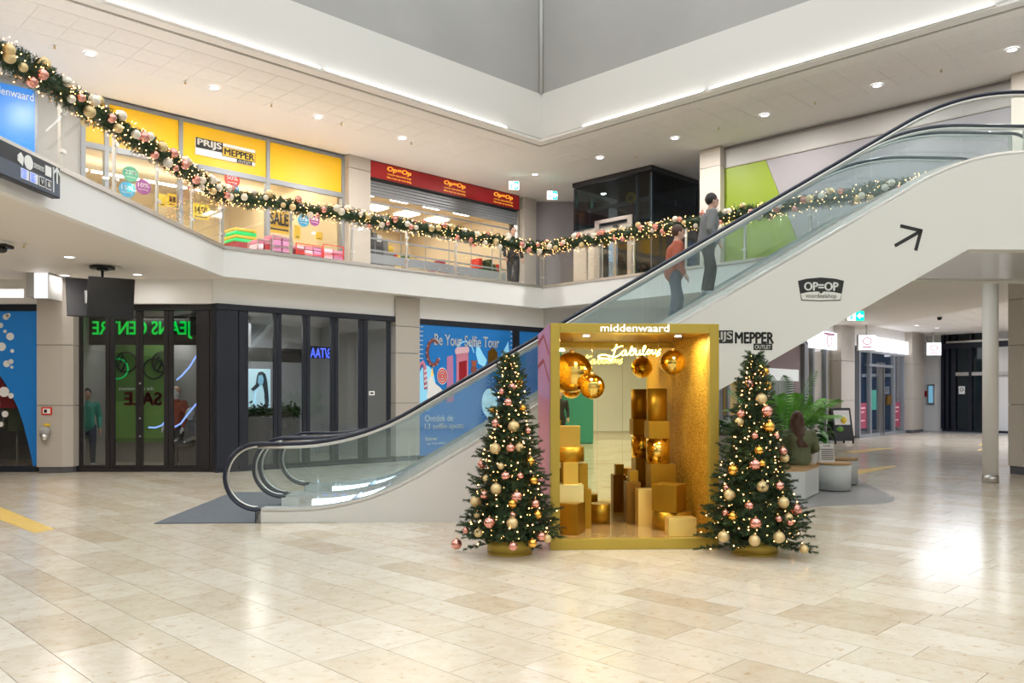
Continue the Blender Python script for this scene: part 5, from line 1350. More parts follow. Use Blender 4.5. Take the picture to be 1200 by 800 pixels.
# --- red shop
R0, R1 = WL.X(429), WL.X(608)
room('red_shop', WL, R0+.15, R1-.1, ZF, 7.55, .35, 5.5, M['cream'], M['shop_floor'], M['cream'])
rs = fthing('shopfront', 'upper level shopfront with half closed grille under the red sign', 'shop window', WL)
n = MB(); n.box(R0-.1, R1+.1, -.05, .2, 7.62, ZU); n.build('bulkhead', M['pale_panel'], rs)
zs1, zs0 = WL.Z(430, 190), WL.Z(430, 208.5)
rsn = fthing('shop_sign', 'long red sign box with gold lettering on the upper level', 'sign', WL)
xs0, xs1 = WL.X(432, -.2), WL.X(608, -.2)
n = MB(); n.box(xs0-.12, xs1+.02, -.2, .05, zs0-.03, zs1+.03); n.build('sign_box', M['black'], rsn)
n = MB(); n.box(xs0, xs1, -.21, -.2, zs0, zs1); n.build('sign_face', M['red_sign'], rsn)
for u in (468, 533, 590):
    xc = WL.X(u, -.21); h = zs1-zs0; wv = .42
    letters('Op=Op', xc-wv, xc+wv, zs0+h*.52, zs0+h*.9, -.215, M['sign_gold'], rsn, .006, .03, shear=.15)
    letters('voordeelshop', xc-wv, xc+wv, zs0+h*.32, zs0+h*.46, -.215, M['sign_gold'], rsn, .006, .0)
    letters('Elke keer zo voordelig', xc-wv, xc+wv, zs0+h*.1, zs0+h*.24, -.215, M['sign_gold'], rsn, .006, .0)
for k in range(5):
    zz = zs0-.04-k*.085; n = MB(); n.box(R0+.05, R1-.05, -.03, .03, zz-.075, zz, bev=.01); n.build('shutter_slat', M['grey_frame'], rs)
zz = zs0-.62
for k in range(5):
    n = MB(); n.box(R0+.05, R1-.05, -.012, .012, zz-.035, zz+.01); n.build('grille_bar', M['grey_frame'], rs); zz -= .33
n = MB(); n.box(R0+.05, R1-.6, -.03, .02, 5.25, 5.5); n.build('grille_bottom_rail', M['grey_frame'], rs)
for k in range(7):
    xx = R0+.3+k*(R1-R0-.6)/6; n = MB(); n.box(xx-.006, xx+.006, -.01, .01, 5.4, zs0-.7); n.build('grille_link', M['grey_frame'], rs)
n = MB(); n.box(R1-.12, R1-.03, -.05, .1, ZF, zs0); n.build('guide_rail', M['steel'], rs)
for i in range(4):
    for j in range(3):
        n = MB(); n.box(-.3, .3, -.3, .3, -.03, 0); o = n.build('panel_lamp', M['panel_light']); o.location = WL.w(R0+.9+i*1.25, 1.1+j*1.5, 7.49); o.rotation_euler = (0, 0, aR)
        tag(o, 'square light panel in the %s row of the red sign shop, %s from left' % (('front', 'middle', 'back')[j], ('first', 'second', 'third', 'last')[i]), 'lamp', 'light panels in the red sign shop')
area('shop_light', WL.w((R0+R1)/2, 2.6, 7.4), 4, 45, (1, .9, .74), rot=(0, 0, aR))
for k, (u0, u1, vt, mm, lab) in enumerate(((431, 448, 268, 'shop_dark', 'dark clothes rack at the left of the red sign shop'), (449, 462, 281, 'grey_cloth', 'grey goods display beside the dark clothes rack'), (463, 470, 291, 'yellow_flat', 'yellow display stand in the red sign shop'), (474, 492, 299, 'gold_pale', 'low display of pale goods in the red sign shop'), (498, 506, 309, 'truck_red', 'small red display in the red sign shop'), (508, 515, 306, 'pale_panel', 'pale display beside the small red one'), (516, 523, 303, 'truck_red', 'red display in the middle of the red sign shop'), (526, 545, 312, 'shop_dark', 'low dark table in the red sign shop'), (562, 586, 303, 'leaf_dark', 'dark green counter in the red sign shop'))):
    a = WL.X(u0, .6); b = WL.X(u1, .6); zt_ = WL.Z((u0+u1)/2, vt, .6)-ZF; t = fthing('shop_display', lab, 'display', WL, a, .6, ZF)
    n = MB(); n.box(0, b-a, 0, .5, 0, zt_-.35, bev=.01); n.build('display_base', M[mm], t)
    kk = max(2, int((b-a)/.15))
    for i in range(kk): n = MB(); n.box((b-a)*i/kk+.005, (b-a)*(i+1)/kk-.005, .02, .45, zt_-.35, zt_-rb.uniform(0, .18), bev=.01); n.build('goods', M[mm if rb.random() < .6 else rb.choice(('fire_red', 'paper_bag', 'yellow_flat', 'leaf'))], t)
# blue lit poster at the far upper left
bp = fthing('lit_poster', 'blue lit poster on the upper level at the left picture edge', 'poster', WL)
a = WL.px(-20, 165, -.1); b = WL.px(40.5, 165, -.1)
zt_ = WL.Z(20, 101.5, -.1); n = MB(); n.box(a[0], b[0]+.06, -.1, 0, ZF, zt_+.08); n.build('poster_frame', M['grey_frame'], bp)
n = MB(); n.box(a[0], b[0], -.115, -.1, ZF+.1, zt_); n.build('poster_face', M['blue_screen'], bp)
aa = WL.px(-22, 122, -.12); bb = WL.px(39.5, 112, -.12); letters('middenwaard', aa[0], bb[0], bb[1]-.12, bb[1]+.04, -.12, M['letter_white'], bp, .006)
# exit signs
def exit_sign(px, py, w_, h_, z, label, fr_rot=.15, ceilz=ZU):
    Y = F*(z-HC)/(HY-py); X = (px-CX)/F*Y; t = thing('exit_sign', label, 'sign', (X, Y, z), fr_rot)
    sc = Y/F; n = MB(); n.box(-w_*sc/2, w_*sc/2, -.03, .03, -h_*sc/2, h_*sc/2); n.build('sign_housing', M['letter_white'], t)
    n = MB(); n.box(-w_*sc/2+.01, 0, -.034, -.03, -h_*sc/2+.01, h_*sc/2-.01); n.build('white_face', M['exit_white'], t)
    n = MB(); n.box(0, w_*sc/2-.01, -.034, -.03, -h_*sc/2+.01, h_*sc/2-.01); n.build('green_face', M['exit_green'], t)
    s_ = h_*sc*.32; c0 = w_*sc*.25
    n = MB(); n.prism_y([(c0-s_, 0), (c0, s_), (c0, s_*.35), (c0+s_, s_*.35), (c0+s_, -s_*.35), (c0, -s_*.35), (c0, -s_)], -.038, -.034); n.build('arrow_symbol', M['exit_white'], t)
    c0 = -w_*sc*.25; n = MB(); n.ell((c0, -.036, s_*.8), s_*.25, 8, 6); n.prism_y([(c0-s_*.5, -s_), (c0-s_*.1, 0), (c0-s_*.2, s_*.5), (c0+s_*.4, s_*.4), (c0+s_*.2, -s_*.1), (c0+s_*.5, -s_)], -.038, -.034); n.build('running_figure', M['exit_green'], t)
    n = MB(); n.box(-.01, .01, -.01, .01, h_*sc/2, ceilz-z); n.build('hanging_rod', M['steel'], t)
exit_sign(602, 217.5, 12, 10, 7.75, 'green exit sign right of the red sign')
exit_sign(647, 229, 12, 10, 7.6, 'green exit sign left of the lift shaft', ceilz=8.0)
# ================================================================ LIFT
xl_, xr_ = WR.X(672), WR.X(763)
LF = Frame(WR.w(xl_).x, WR.w(xl_).y, aL)
lw_ = xr_-xl_
lf = fthing('lift_shaft', 'dark glazed lift shaft on the upper level with steel door frame', 'lift', LF)
ldep = 2.4
n = MB(); n.box(-.02, lw_+.02, -.02, ldep, 7.86, 7.99); n.build('shaft_head', M['black'], lf)
for a, b in ((0, lw_*.22), (lw_*.22, lw_*.8), (lw_*.8, lw_)):
    n = MB(); n.box(a+.01, b-.01, 0, .02, 6.55, 7.82); n.build('glass_pane', M['dark_glass'], lf)
n = MB(); n.box(lw_*.78, lw_*.8, 0, .03, ZF, 6.55); n.box(lw_*.8, lw_-.02, 0, .02, ZF, 6.55); n.build('glass_pane', M['dark_glass'], lf)
for k in range(2):
    n = MB(); n.box(lw_-.02, lw_, .05+k*ldep/2, (k+1)*ldep/2, ZF, 7.82); n.build('glass_pane', M['dark_glass'], lf)
n = MB()
for xx in (.02, lw_*.8, lw_-.1): n.box(xx, xx+.08, .05, .13, ZF, 7.82)
n.box(lw_-.12, lw_-.04, ldep-.1, ldep, ZF, 7.82)
for zz in (5.6, 6.5, 7.1): n.box(lw_-.14, lw_-.06, .1, ldep, zz, zz+.14); 
n.box(.05, lw_-.1, .3, .4, 6.6, 6.72); n.box(.05, lw_-.1, .6, .7, 7.2, 7.3)
n.build('steel_frame', M['grey_frame'], lf)
n = MB(); n.add([(.2, .8, 7.6), (.35, .8, 7.6), (lw_-.2, .8, 6.4), (lw_-.35, .8, 6.4)], [(0, 1, 2, 3)]); n.build('shaft_brace', M['pale_panel'], lf)
n = MB(); n.tube([(lw_*.62+.13*math.cos(k*PI/10), .5, 7.35+.13*math.sin(k*PI/10)) for k in range(20)], .04, 8, closed=True); n.build('pulley_wheel', M['yellow_flat'], lf)
n = MB(); n.box(.0, lw_*.12, 0, .3, ZF, 6.5); n.box(lw_*.12, lw_*.8, .1, .3, 6.35, 6.55); n.build('steel_cladding', M['brushed'], lf)
n = MB(); n.box(lw_*.30, lw_*.36, -.04, .1, ZF, 6.72); n.box(lw_*.72, lw_*.78, -.04, .1, ZF, 6.72); n.box(lw_*.30, lw_*.78, -.04, .1, 6.62, 6.72); n.build('door_frame', M['steel'], lf)
n = MB(); n.box(lw_*.12, lw_*.30, 0, .1, ZF, 6.5); n.build('side_panel', M['brushed'], lf)
for a, b in ((.37, .535), (.54, .71)): 
    n = MB(); n.box(lw_*a, lw_*b, .06, .08, ZF, 6.35); n.build('lift_door', M['dark_glass'], lf)
    n = MB(); n.box(lw_*a, lw_*a+.04, .05, .09, ZF, 6.35); n.box(lw_*b-.04, lw_*b, .05, .09, ZF, 6.35); n.build('door_stile', M['steel'], lf)
n = MB(); n.box(lw_*.52, lw_*.57, .03, .06, 6.45, 6.52); n.build('floor_display', M['black'], lf)
n = MB(); n.box(-.2, lw_, 2.4, 2.5, ZF, 7.9); n.build('shaft_back', M['shop_dark'], lf)

# ================================================================ PASSAGE ON THE RIGHT
def pglass(name, label, pxs, zt, mm='grey_frame', gm='shop_glass', back='shop_dark', y=0.0, mull=()):
    t = fthing(name, label, 'shop window', PW)
    a, b = PW.X(pxs[0]), PW.X(pxs[-1])
    n = MB(); n.box(a, b, y-.05, y+.1, zt-.12, zt); n.build('top_rail', M[mm], t); n = MB(); n.box(a, b, y-.05, y+.1, 0, .12); n.build('bottom_rail', M[mm], t)
    for p in pxs: x = PW.X(p); n = MB(); n.box(x-.06, x+.06, y-.06, y+.1, .1, zt-.1); n.build('mullion', M[mm], t)
    for p, q in zip(pxs[:-1], pxs[1:]): n = MB(); n.box(PW.X(p)+.06, PW.X(q)-.06, y+.01, y+.02, .12, zt-.12); n.build('glass_pane', M[gm], t)
    n = MB(); n.box(a, b, y+.11, y+.13, .1, zt); n.build('window_backdrop', M[back], t)
    return t
t = pglass('shopfront', 'shop window with yellow banner between booth and right tree', [840, 852, 868, 884], 3.3, back='shop_dark')
n = MB(); rect(n, PW, 849, 446, 864, 486, .03, .05); n.build('yellow_banner', M['yellow'], t)
n = MB(); rect(n, PW, 852, 452, 857, 462, .02, .03); n.build('printed_label', M['letter_white'], t)
t = pglass('shopfront', 'shop window with red brick look backdrop above the plants', [884, 897, 942], 3.4, back='brick_red')
n = MB(); rect(n, PW, 898, 432, 936, 446, .03, .05); n.build('lit_counter', M['sign_white_soft'], t)
n = MB(); rect(n, PW, 898, 446, 930, 500, .05, .08); n.build('counter_front', M['plastic_grey'], t)
n = MB()
for k in range(12): rect(n, PW, 898+(k % 2)*2, 405+k*2.2, 940, 406.2+k*2.2, .09, .1)
n.build('brick_course', M['pink_shop'], t, kind='stuff')
t = pglass('shopfront', 'warm lit shop window with cream curtains behind the palm', [944, 952, 967, 985], 3.35, back='beige_lit')
t = pglass('shopfront', 'grey framed glass shopfront with red posters beyond the standing sign', [1006, 1019, 1047, 1058, 1068], 3.35, back='blue_deep')
for u0, v0, u1, v1 in ((1007.5, 472, 1015.5, 502), (1048, 471, 1055, 500), (1059.5, 471, 1065.5, 500)):
    n = MB(); rect(n, PW, u0, v0, u1, v1, -.01, .005); n.build('red_poster', M['pink_shop'], t)
    n = MB(); rect(n, PW, u0+1.5, v0+5, u1-1.5, v0+7, -.014, -.01); rect(n, PW, u0+1.5, v0+10, u1-2.5, v0+11.5, -.014, -.01); rect(n, PW, u0+1.5, v0+20, u1-2, v0+21.5, -.014, -.01); n.build('printed_line', M['pink_pale'], t)
n = MB(); rect(n, PW, 1021, 457, 1027, 480, -.01, .005); n.build('teal_poster', M['teal'], t)
n = MB(); rect(n, PW, 1019, 427, 1047, 430, -.08, .02); n.build('door_head', M['grey_frame'], t)
for p in (1031, 1034): 
    n = MB(); x = PW.X(p); n.box(x-.05, x+.05, -.08, .02, 0, 2.9); n.build('door_stile', M['steel'], t)
n = MB(); rect(n, PW, 1040, 463, 1045, 474, -.1, -.05); n.build('door_handle', M['gold_box_dark'], t)
# lit bands and projecting light boxes
lbn = fthing('light_band', 'white lit sign band with faint red mark left of the passage column', 'sign', PW)
n = MB(); rect(n, PW, 951, 389, 992, 409, -.15, .0); n.build('lit_face', M['sign_white'], lbn)
n = MB(); c = PW.px(972, 399, -.16); n.tube([(c[0]+.22*math.cos(k*PI/8), -.16, c[1]+.2*math.sin(k*PI/8)) for k in range(16)], .02, 5, closed=True); n.build('printed_ring', M['pink_pale'], lbn)
n = MB(); rect(n, PW, 966, 390, 978, 392.5, -.16, -.15); n.build('printed_line', M['violet_side'], lbn)
lbn = fthing('light_band', 'white lit sign band over the grey framed glass shopfront', 'sign', PW)
n = MB(); rect(n, PW, 1026, 398.5, 1074, 413.5, -.15, .0); n.build('lit_face', M['sign_white'], lbn)
def projecting(px0, py0, px1, py1, label):
    t = fthing('projecting_sign', label, 'sign', PW, PW.X((px0+px1)/2, -.9), -.9, 0)
    wd = (PW.X(px1, -.9)-PW.X(px0, -.9)); Yc = PW.w(PW.X((px0+px1)/2, -.9), -.9).y; W2 = (px1-px0)/F*Yc/2; 
    t.rotation_euler = (0, 0, -.12)
    z0_, z1_ = HC+(HY-py1)/F*Yc, HC+(HY-py0)/F*Yc
    n = MB(); n.box(-W2, W2, .01, .18, z0_, z1_); n.build('box_housing', M['plastic_grey'], t)
    n = MB(); n.box(-W2+.02, W2-.02, -.0, .01, z0_+.02, z1_-.02); n.build('lit_face', M['sign_white'], t)
    zc_ = (z0_+z1_)/2+.05; n = MB(); n.tube([(W2*.45*math.cos(k*PI/8), -.01, zc_+W2*.4*math.sin(k*PI/8)) for k in range(16)], .018, 5, closed=True); n.box(-W2*.5, W2*.5, -.012, 0, z0_+.1, z0_+.14); n.build('printed_ring', M['pink'], t)
    n = MB(); n.box(-.02, .02, .08, .12, z1_, 4.3); n.build('hanging_bar', M['steel'], t)
projecting(1006, 392, 1026.5, 410.5, 'larger projecting light box sign beside the passage column')
projecting(1086, 401, 1103, 416.5, 'smaller projecting light box sign at the far passage corner')
clad_column('clad_column', PW.w(0, -.3), PW.a, 'beige clad column between the warm shop and grey shopfront', PW.X(986, -.3), PW.X(1004, -.3), .5, 0, 4.3, [PW.Z(995, 469, -.3), PW.Z(995, 423, -.3)], chamfer=.2)
clad_column('clad_column', PW.w(0, -.3), PW.a, 'far beige clad column where the passage ends', PW.X(1069, -.3), PW.X(1083, -.3), .5, 0, 4.3, [PW.Z(1076, 467, -.3), PW.Z(1076, 427, -.3)])
nb = fthing('notice_frame', 'framed notice on the white wall at the far passage end', 'notice', PE)
n = MB(); rect(n, PE, 1086.5, 450, 1094.5, 474, .12, .2); n.build('frame', M['steel'], nb)
n = MB(); rect(n, PE, 1088, 452, 1093, 472, .1, .12); n.build('paper', M['photo_blue'], nb)
ex = fthing('fire_call_point', 'small red call point beside the framed notice', 'call point', PE)
n = MB(); rect(n, PE, 1083.6, 458, 1085.4, 465, .1, .2); n.build('housing', M['fire_red'], ex); n = MB(); rect(n, PE, 1084, 460, 1085, 463, .08, .1); n.build('button', M['black'], ex)
ent = fthing('entrance_doors', 'dark glazed entrance doors at the far end of the passage', 'doors', PE)
xs = [PE.X(p) for p in (1104.5, 1110, 1118, 1137, 1158)]
zt_ = PE.Z(1110, 389); zm = PE.Z(1120, 405)
n = MB(); n.box(xs[0], xs[-1]+1.5, -.02, .18, 0, .1); n.box(xs[0], xs[-1]+1.5, -.06, .18, zm-.12, zm+.12); n.box(xs[0], xs[-1]+1.5, -.02, .18, zt_-.1, zt_); n.build('door_frame', M['dark_frame'], ent)
n = MB(); n.box(xs[1], xs[-1]+1.5, -.12, -.04, zm+.12, zm+.2); n.build('light_rail', M['brushed'], ent)
for x in xs: n = MB(); n.box(x-.06, x+.06, -.02, .18, .1, zt_-.1); n.build('mullion', M['dark_frame'], ent)
for a, b in zip(xs[:-1], xs[1:]):
    n = MB(); n.box(a+.06, b-.06, .05, .06, .1, zm-.12); n.build('glass_pane', M['dark_glass'], ent)
    n = MB(); n.box(a+.06, b-.06, .05, .06, zm+.12, zt_-.1); n.build('glass_pane', M['dark_glass'], ent)
n = MB(); n.box(xs[2]+.06, xs[-1]+1.4, -.0, .04, 2.45, 2.6); n.build('door_head', M['brushed'], ent)
a = PE.px(1127, 457, .03); n = MB(); n.box(a[0]-.13, a[0]+.13, .03, .045, a[1]-.17, a[1]+.17); n.build('door_sticker', M['letter_white'], ent)
n = MB(); n.tube([(a[0]+.07*math.cos(k*PI/6), .025, a[1]+.03+.07*math.sin(k*PI/6)) for k in range(12)], .012, 5, closed=True); n.build('printed_mark', M['letter_black'], ent)
n = MB(); n.box(xs[0]-1.2, xs[-1]+1.5, -1.8, -.05, .001, .012); o = n.build('entrance_mat', M['slate']); o.location = PE.o; o.rotation_euler = (0, 0, PE.a); tag(o, 'grey entrance mat before the far dark doors', 'mat')
# ceiling lights of the passage
for (px, py), wh in zip(((1106, 352.5), (1136, 359), (1052, 377), (1074, 381), (1098, 384), (1046, 361)), ('nearest', 'rightmost', 'leftmost far', 'middle far', 'farthest', 'leftmost near')):
    x, y = G(px, py, 4.27); downlight(x, y, 4.275, 0, wh+' small ceiling spot of the passage beyond the escalator', 'ceiling spots of the passage')
x, y = G(1101, 376, 4.1); dc = thing('dome_camera', 'small dark dome camera on the passage ceiling', 'camera', (x, y, 4.27))
n = MB(); n.cyl(0, 0, -.04, 0, .09, 16); n.build('base', M['letter_white'], dc); n = MB(); n.ell((0, 0, -.06), (.08, .08, .09), 14, 8); n.build('dome', M['black_gloss'], dc)
exit_sign(1002, 370, 22, 12, 3.75, 'green exit sign half hidden by the escalator side', ceilz=4.3)
# round white column
x, y = G(1165.5, 566, 0); rc = thing('round_column', 'round white column with steel foot before the right clad column', 'column', (x, y+.13, 0))
n = MB(); n.cyl(0, 0, .14, 4.05, .131, 40); n.build('shaft', mat('column_white', (.88, .87, .85), .45), rc); n = MB(); n.cyl(0, 0, 0, .145, .136, 40); n.build('steel_foot', M['steel'], rc)
n = MB(); n.box(-.9, 1.2, -.4, .5, 4.05, 4.5); n.build('beam', M['soffit'], rc)
# ================================================================ SEATING, PLANTS
def Pt(px, py, z=0): return G(px, py, z)
bn = thing('bench', 'white angular bench with wooden top, the woman sits on it', 'bench', (0, 0, 0))
poly = [(4.10, 12.55), (4.46, 12.60), (4.985, 13.45), (4.90, 14.35), (4.05, 14.30), (3.7, 13.3)]
n = MB(); n.prism_z(poly, .02, .44); n.build('bench_body', M['bench_white'], bn)
n = MB(); n.prism_z([(x+(x-4.4)*.02, y) for x, y in poly], .44, .475); n.build('wooden_top', M['wood'], bn)
n = MB(); n.prism_z([(4.42+(x-4.42)*.94, 13.5+(y-13.5)*.94) for x, y in poly], 0, .02); n.build('plinth', M['ground_dark'], bn)
bn.location = (0, 0, 0)
def stool(px0, px1, pyb, label):
    Y = F*HC/(pyb-HY); r = (px1-px0)/2/F*(Y+.25); X = ((px0+px1)/2-CX)/F*(Y+r)
    t = thing('stool', label, 'stool', (X, Y+r, 0))
    n = MB(); n.cyl(0, 0, .02, .44, r, 40); n.build('stool_body', M['bench_white'], t); n = MB(); n.cyl(0, 0, .44, .475, r*1.01, 40); n.build('wooden_top', M['wood'], t)
    n = MB(); n.cyl(0, 0, 0, .02, r*.93, 32); n.build('plinth', M['ground_dark'], t); return X, Y+r
s1 = stool(958, 996, 576.5, 'white drum stool with wooden top, carrying the paper bag')
s2 = stool(968, 1004, 569, 'white drum stool half hidden behind the one with the bag')
# paper bag
bg_ = thing('paper_bag', 'white paper bag with black zigzag pattern on the front stool', 'bag', (s1[0]-.14, s1[1]-.02, .475), .06)
n = MB(); n.add([(-.13, -.06, 0), (.13, -.06, 0), (.13, .06, 0), (-.13, .06, 0), (-.125, -.035, .31), (.115, -.03, .31), (.115, .03, .31), (-.125, .035, .31)], [(0, 3, 2, 1), (0, 1, 5, 4), (1, 2, 6, 5), (2, 3, 7, 6), (3, 0, 4, 7)]); n.build('bag_body', M['paper_bag'], bg_)
n = MB()
for i in range(6):
    for j in range(5):
        x = -.10+j*.042; z = .04+i*.033; f = .061-z*.08
        n.add([(x, -f, z), (x+.021, -f-.0008, z+.012), (x+.042, -f, z), (x+.042, -f, z+.014), (x+.021, -f-.0008, z+.026), (x, -f, z+.014)], [(0, 1, 4, 5), (1, 2, 3, 4)])
n.build('zigzag_print', M['letter_black'], bg_, kind='stuff')
letters('HUISJE', -.06, .06, .262, .285, -.0435, M['letter_black'], bg_, .002, .02)
# A-frame sign
x, y = G(990, 520, 0); af = thing('standing_sign', 'black A frame sign with a food photo behind the plants', 'sign', (x, y, 0), .25)
k = y/F; wv = 13*k; hv = 42*k
for s_ in (1, -1):
    n = MB(); y0 = 0 if s_ > 0 else .5
    def tl(z): return y0+s_*z*.22/hv*1.0
    for xx in (-wv, wv-.06): n.add([(xx, tl(0), 0), (xx+.06, tl(0), 0), (xx+.06, tl(hv), hv), (xx, tl(hv), hv), (xx, tl(0)+.03, 0), (xx+.06, tl(0)+.03, 0), (xx+.06, tl(hv)+.03, hv), (xx, tl(hv)+.03, hv)], [(0, 1, 2, 3), (4, 7, 6, 5), (0, 3, 7, 4), (1, 5, 6, 2), (3, 2, 6, 7)])
    n.add([(-wv, tl(.02), .1), (wv, tl(.02), .1), (wv, tl(hv), hv), (-wv, tl(hv), hv)], [(0, 1, 2, 3)])
    n.build('sign_leaf', M['black'], af)
n = MB(); n.add([(-wv+.07, tl(0)-.5+.028, .25), (wv-.07, .028, .25), (wv-.07, .20, hv-.08), (-wv+.07, .20, hv-.08)], [(0, 1, 2, 3)])
n.v = [(-wv+.07, .05, .3), (wv-.07, .05, .3), (wv-.07, .195, hv-.08), (-wv+.07, .195, hv-.08)]; n.build('photo_sheet', M['paper_bag'], af)
n = MB(); n.ell((.05, .12, hv*.66), (.11, .03, .12), 16, 8); n.build('printed_egg', M['yellow_flat'], af)
n = MB(); n.ell((-.12, .08, hv*.4), (.14, .02, .1), 16, 8); n.build('printed_salad', M['leaf_light'], af)
# plants
def frond(parent, base, az, el, L_, droop, wl, nleaf, m, name='frond'):
    n = MB(); P = []; dr = Vector((math.cos(az), math.sin(az), 0))
    for i in range(13):
        t = i/12; P.append(base+dr*L_*math.cos(el)*t+Vector((0, 0, L_*math.sin(el)*t-droop*t*t)))
    n.tube(P, [.010*(1-.8*i/12) for i in range(13)], 5)
    sd = Vector((-dr.y, dr.x, 0))
    for i in range(nleaf):
        t = .28+.72*i/nleaf; f = t*12; k = min(int(f), 11); p = P[k].lerp(P[k+1], f-k); d = (P[k+1]-P[k]).normalized()
        ll = wl*math.sin(PI*min(1, (t-.2)/.85))**.6+.05
        for s_ in (1, -1):
            v = (sd*s_*.8+d*.75+Vector((0, 0, .15))).normalized(); e1 = p+v*ll*.5+Vector((0, 0, .02)); e2 = p+v*ll-Vector((0, 0, ll*.3)); w_ = d*.013
            n.add([p, e1+w_, e2, e1-w_], [(0, 1, 2, 3)])
    return n.build(name, M[m], parent)
def broadleaf(parent, base, az, el, st, L_, wd, m, droop=.3):
    n = MB(); dr = Vector((math.cos(az), math.sin(az), 0)); tip = base+dr*st*math.cos(el)+Vector((0, 0, st*math.sin(el)))
    n.tube([base, base.lerp(tip, .5)+Vector((0, 0, .03)), tip], [.009, .007, .006], 5)
    sd = Vector((-dr.y, dr.x, 0)); rows = []; K = 9
    ld = (dr*.8+Vector((0, 0, .5))).normalized()
    for i in range(K+1):
        t = i/K; p = tip+ld*L_*t-Vector((0, 0, droop*L_*t*t)); ww = wd*math.sin(PI*min(1, t*.94+.06))**.7
        rows.append((p-sd*ww+Vector((0, 0, ww*.35)), p-sd*ww*.5+Vector((0, 0, ww*.1)), p, p+sd*ww*.5+Vector((0, 0, ww*.1)), p+sd*ww+Vector((0, 0, ww*.35))))
    vs = [v for r in rows for v in r]; fs = [(i*5+j, i*5+j+1, i*5+j+6, i*5+j+5) for i in range(K) for j in range(4)]
    n.add(vs, fs, 0, True); return n.build('leaf', M[m], parent)
rp = random.Random(21)
pw_ = thing('planter', 'tall grey planter with palm fronds behind the woman', 'planter', (4.85, 14.9, 0))
n = MB(); n.lathe([(.0, .01), (.40, .01), (.46, .75), (.42, .75), (.40, .66), (0, .66)], n=36); n.build('pot', M['pot_grey'], pw_)
n = MB(); n.cyl(0, 0, .64, .70, .40, 24); n.build('soil', M['bark'], pw_)
for i in range(34):
    az = rp.random()*2*PI; el = rp.uniform(.75, 1.45); frond(pw_, Vector((math.cos(az)*.08, math.sin(az)*.08, .7)), az, el, rp.uniform(.9, 1.55), rp.uniform(.15, .6), rp.uniform(.28, .42), 18, rp.choice(('leaf_light', 'leaf_light', 'leaf')))
for i in range(9):
    az = PI+rp.uniform(-1.1, 1.1); broadleaf(pw_, Vector((-.1, -.1, .7)), az, rp.uniform(.6, 1.2), rp.uniform(.4, .75), rp.uniform(.42, .6), .17, 'leaf_light')
for i in range(12):
    az = rp.uniform(-1.4, .6); broadleaf(pw_, Vector((.2, -.1, .7)), az, rp.uniform(-.1, .6), rp.uniform(.25, .6), rp.uniform(.22, .32), .11, 'leaf', .8)
x, y = G(852, 545, 0)
pl2 = thing('planter', 'grey planter with broad dark leaves between booth and right tree', 'planter', (3.62, 13.6, 0))
n = MB(); n.box(-.5, .7, -.3, .4, .0, .95, bev=.04); n.build('trough', M['concrete_pot'], pl2)
n = MB(); n.box(-.45, .65, -.25, .35, .93, .97); n.build('soil', M['bark'], pl2)
for i in range(34):
    az = rp.random()*2*PI; broadleaf(pl2, Vector((rp.uniform(-.4, .6), rp.uniform(-.2, .3), .95)), az, rp.uniform(.5, 1.4), rp.uniform(.08, .25), rp.uniform(.25, .38), .075, rp.choice(('leaf', 'leaf_dark', 'leaf')), .4)

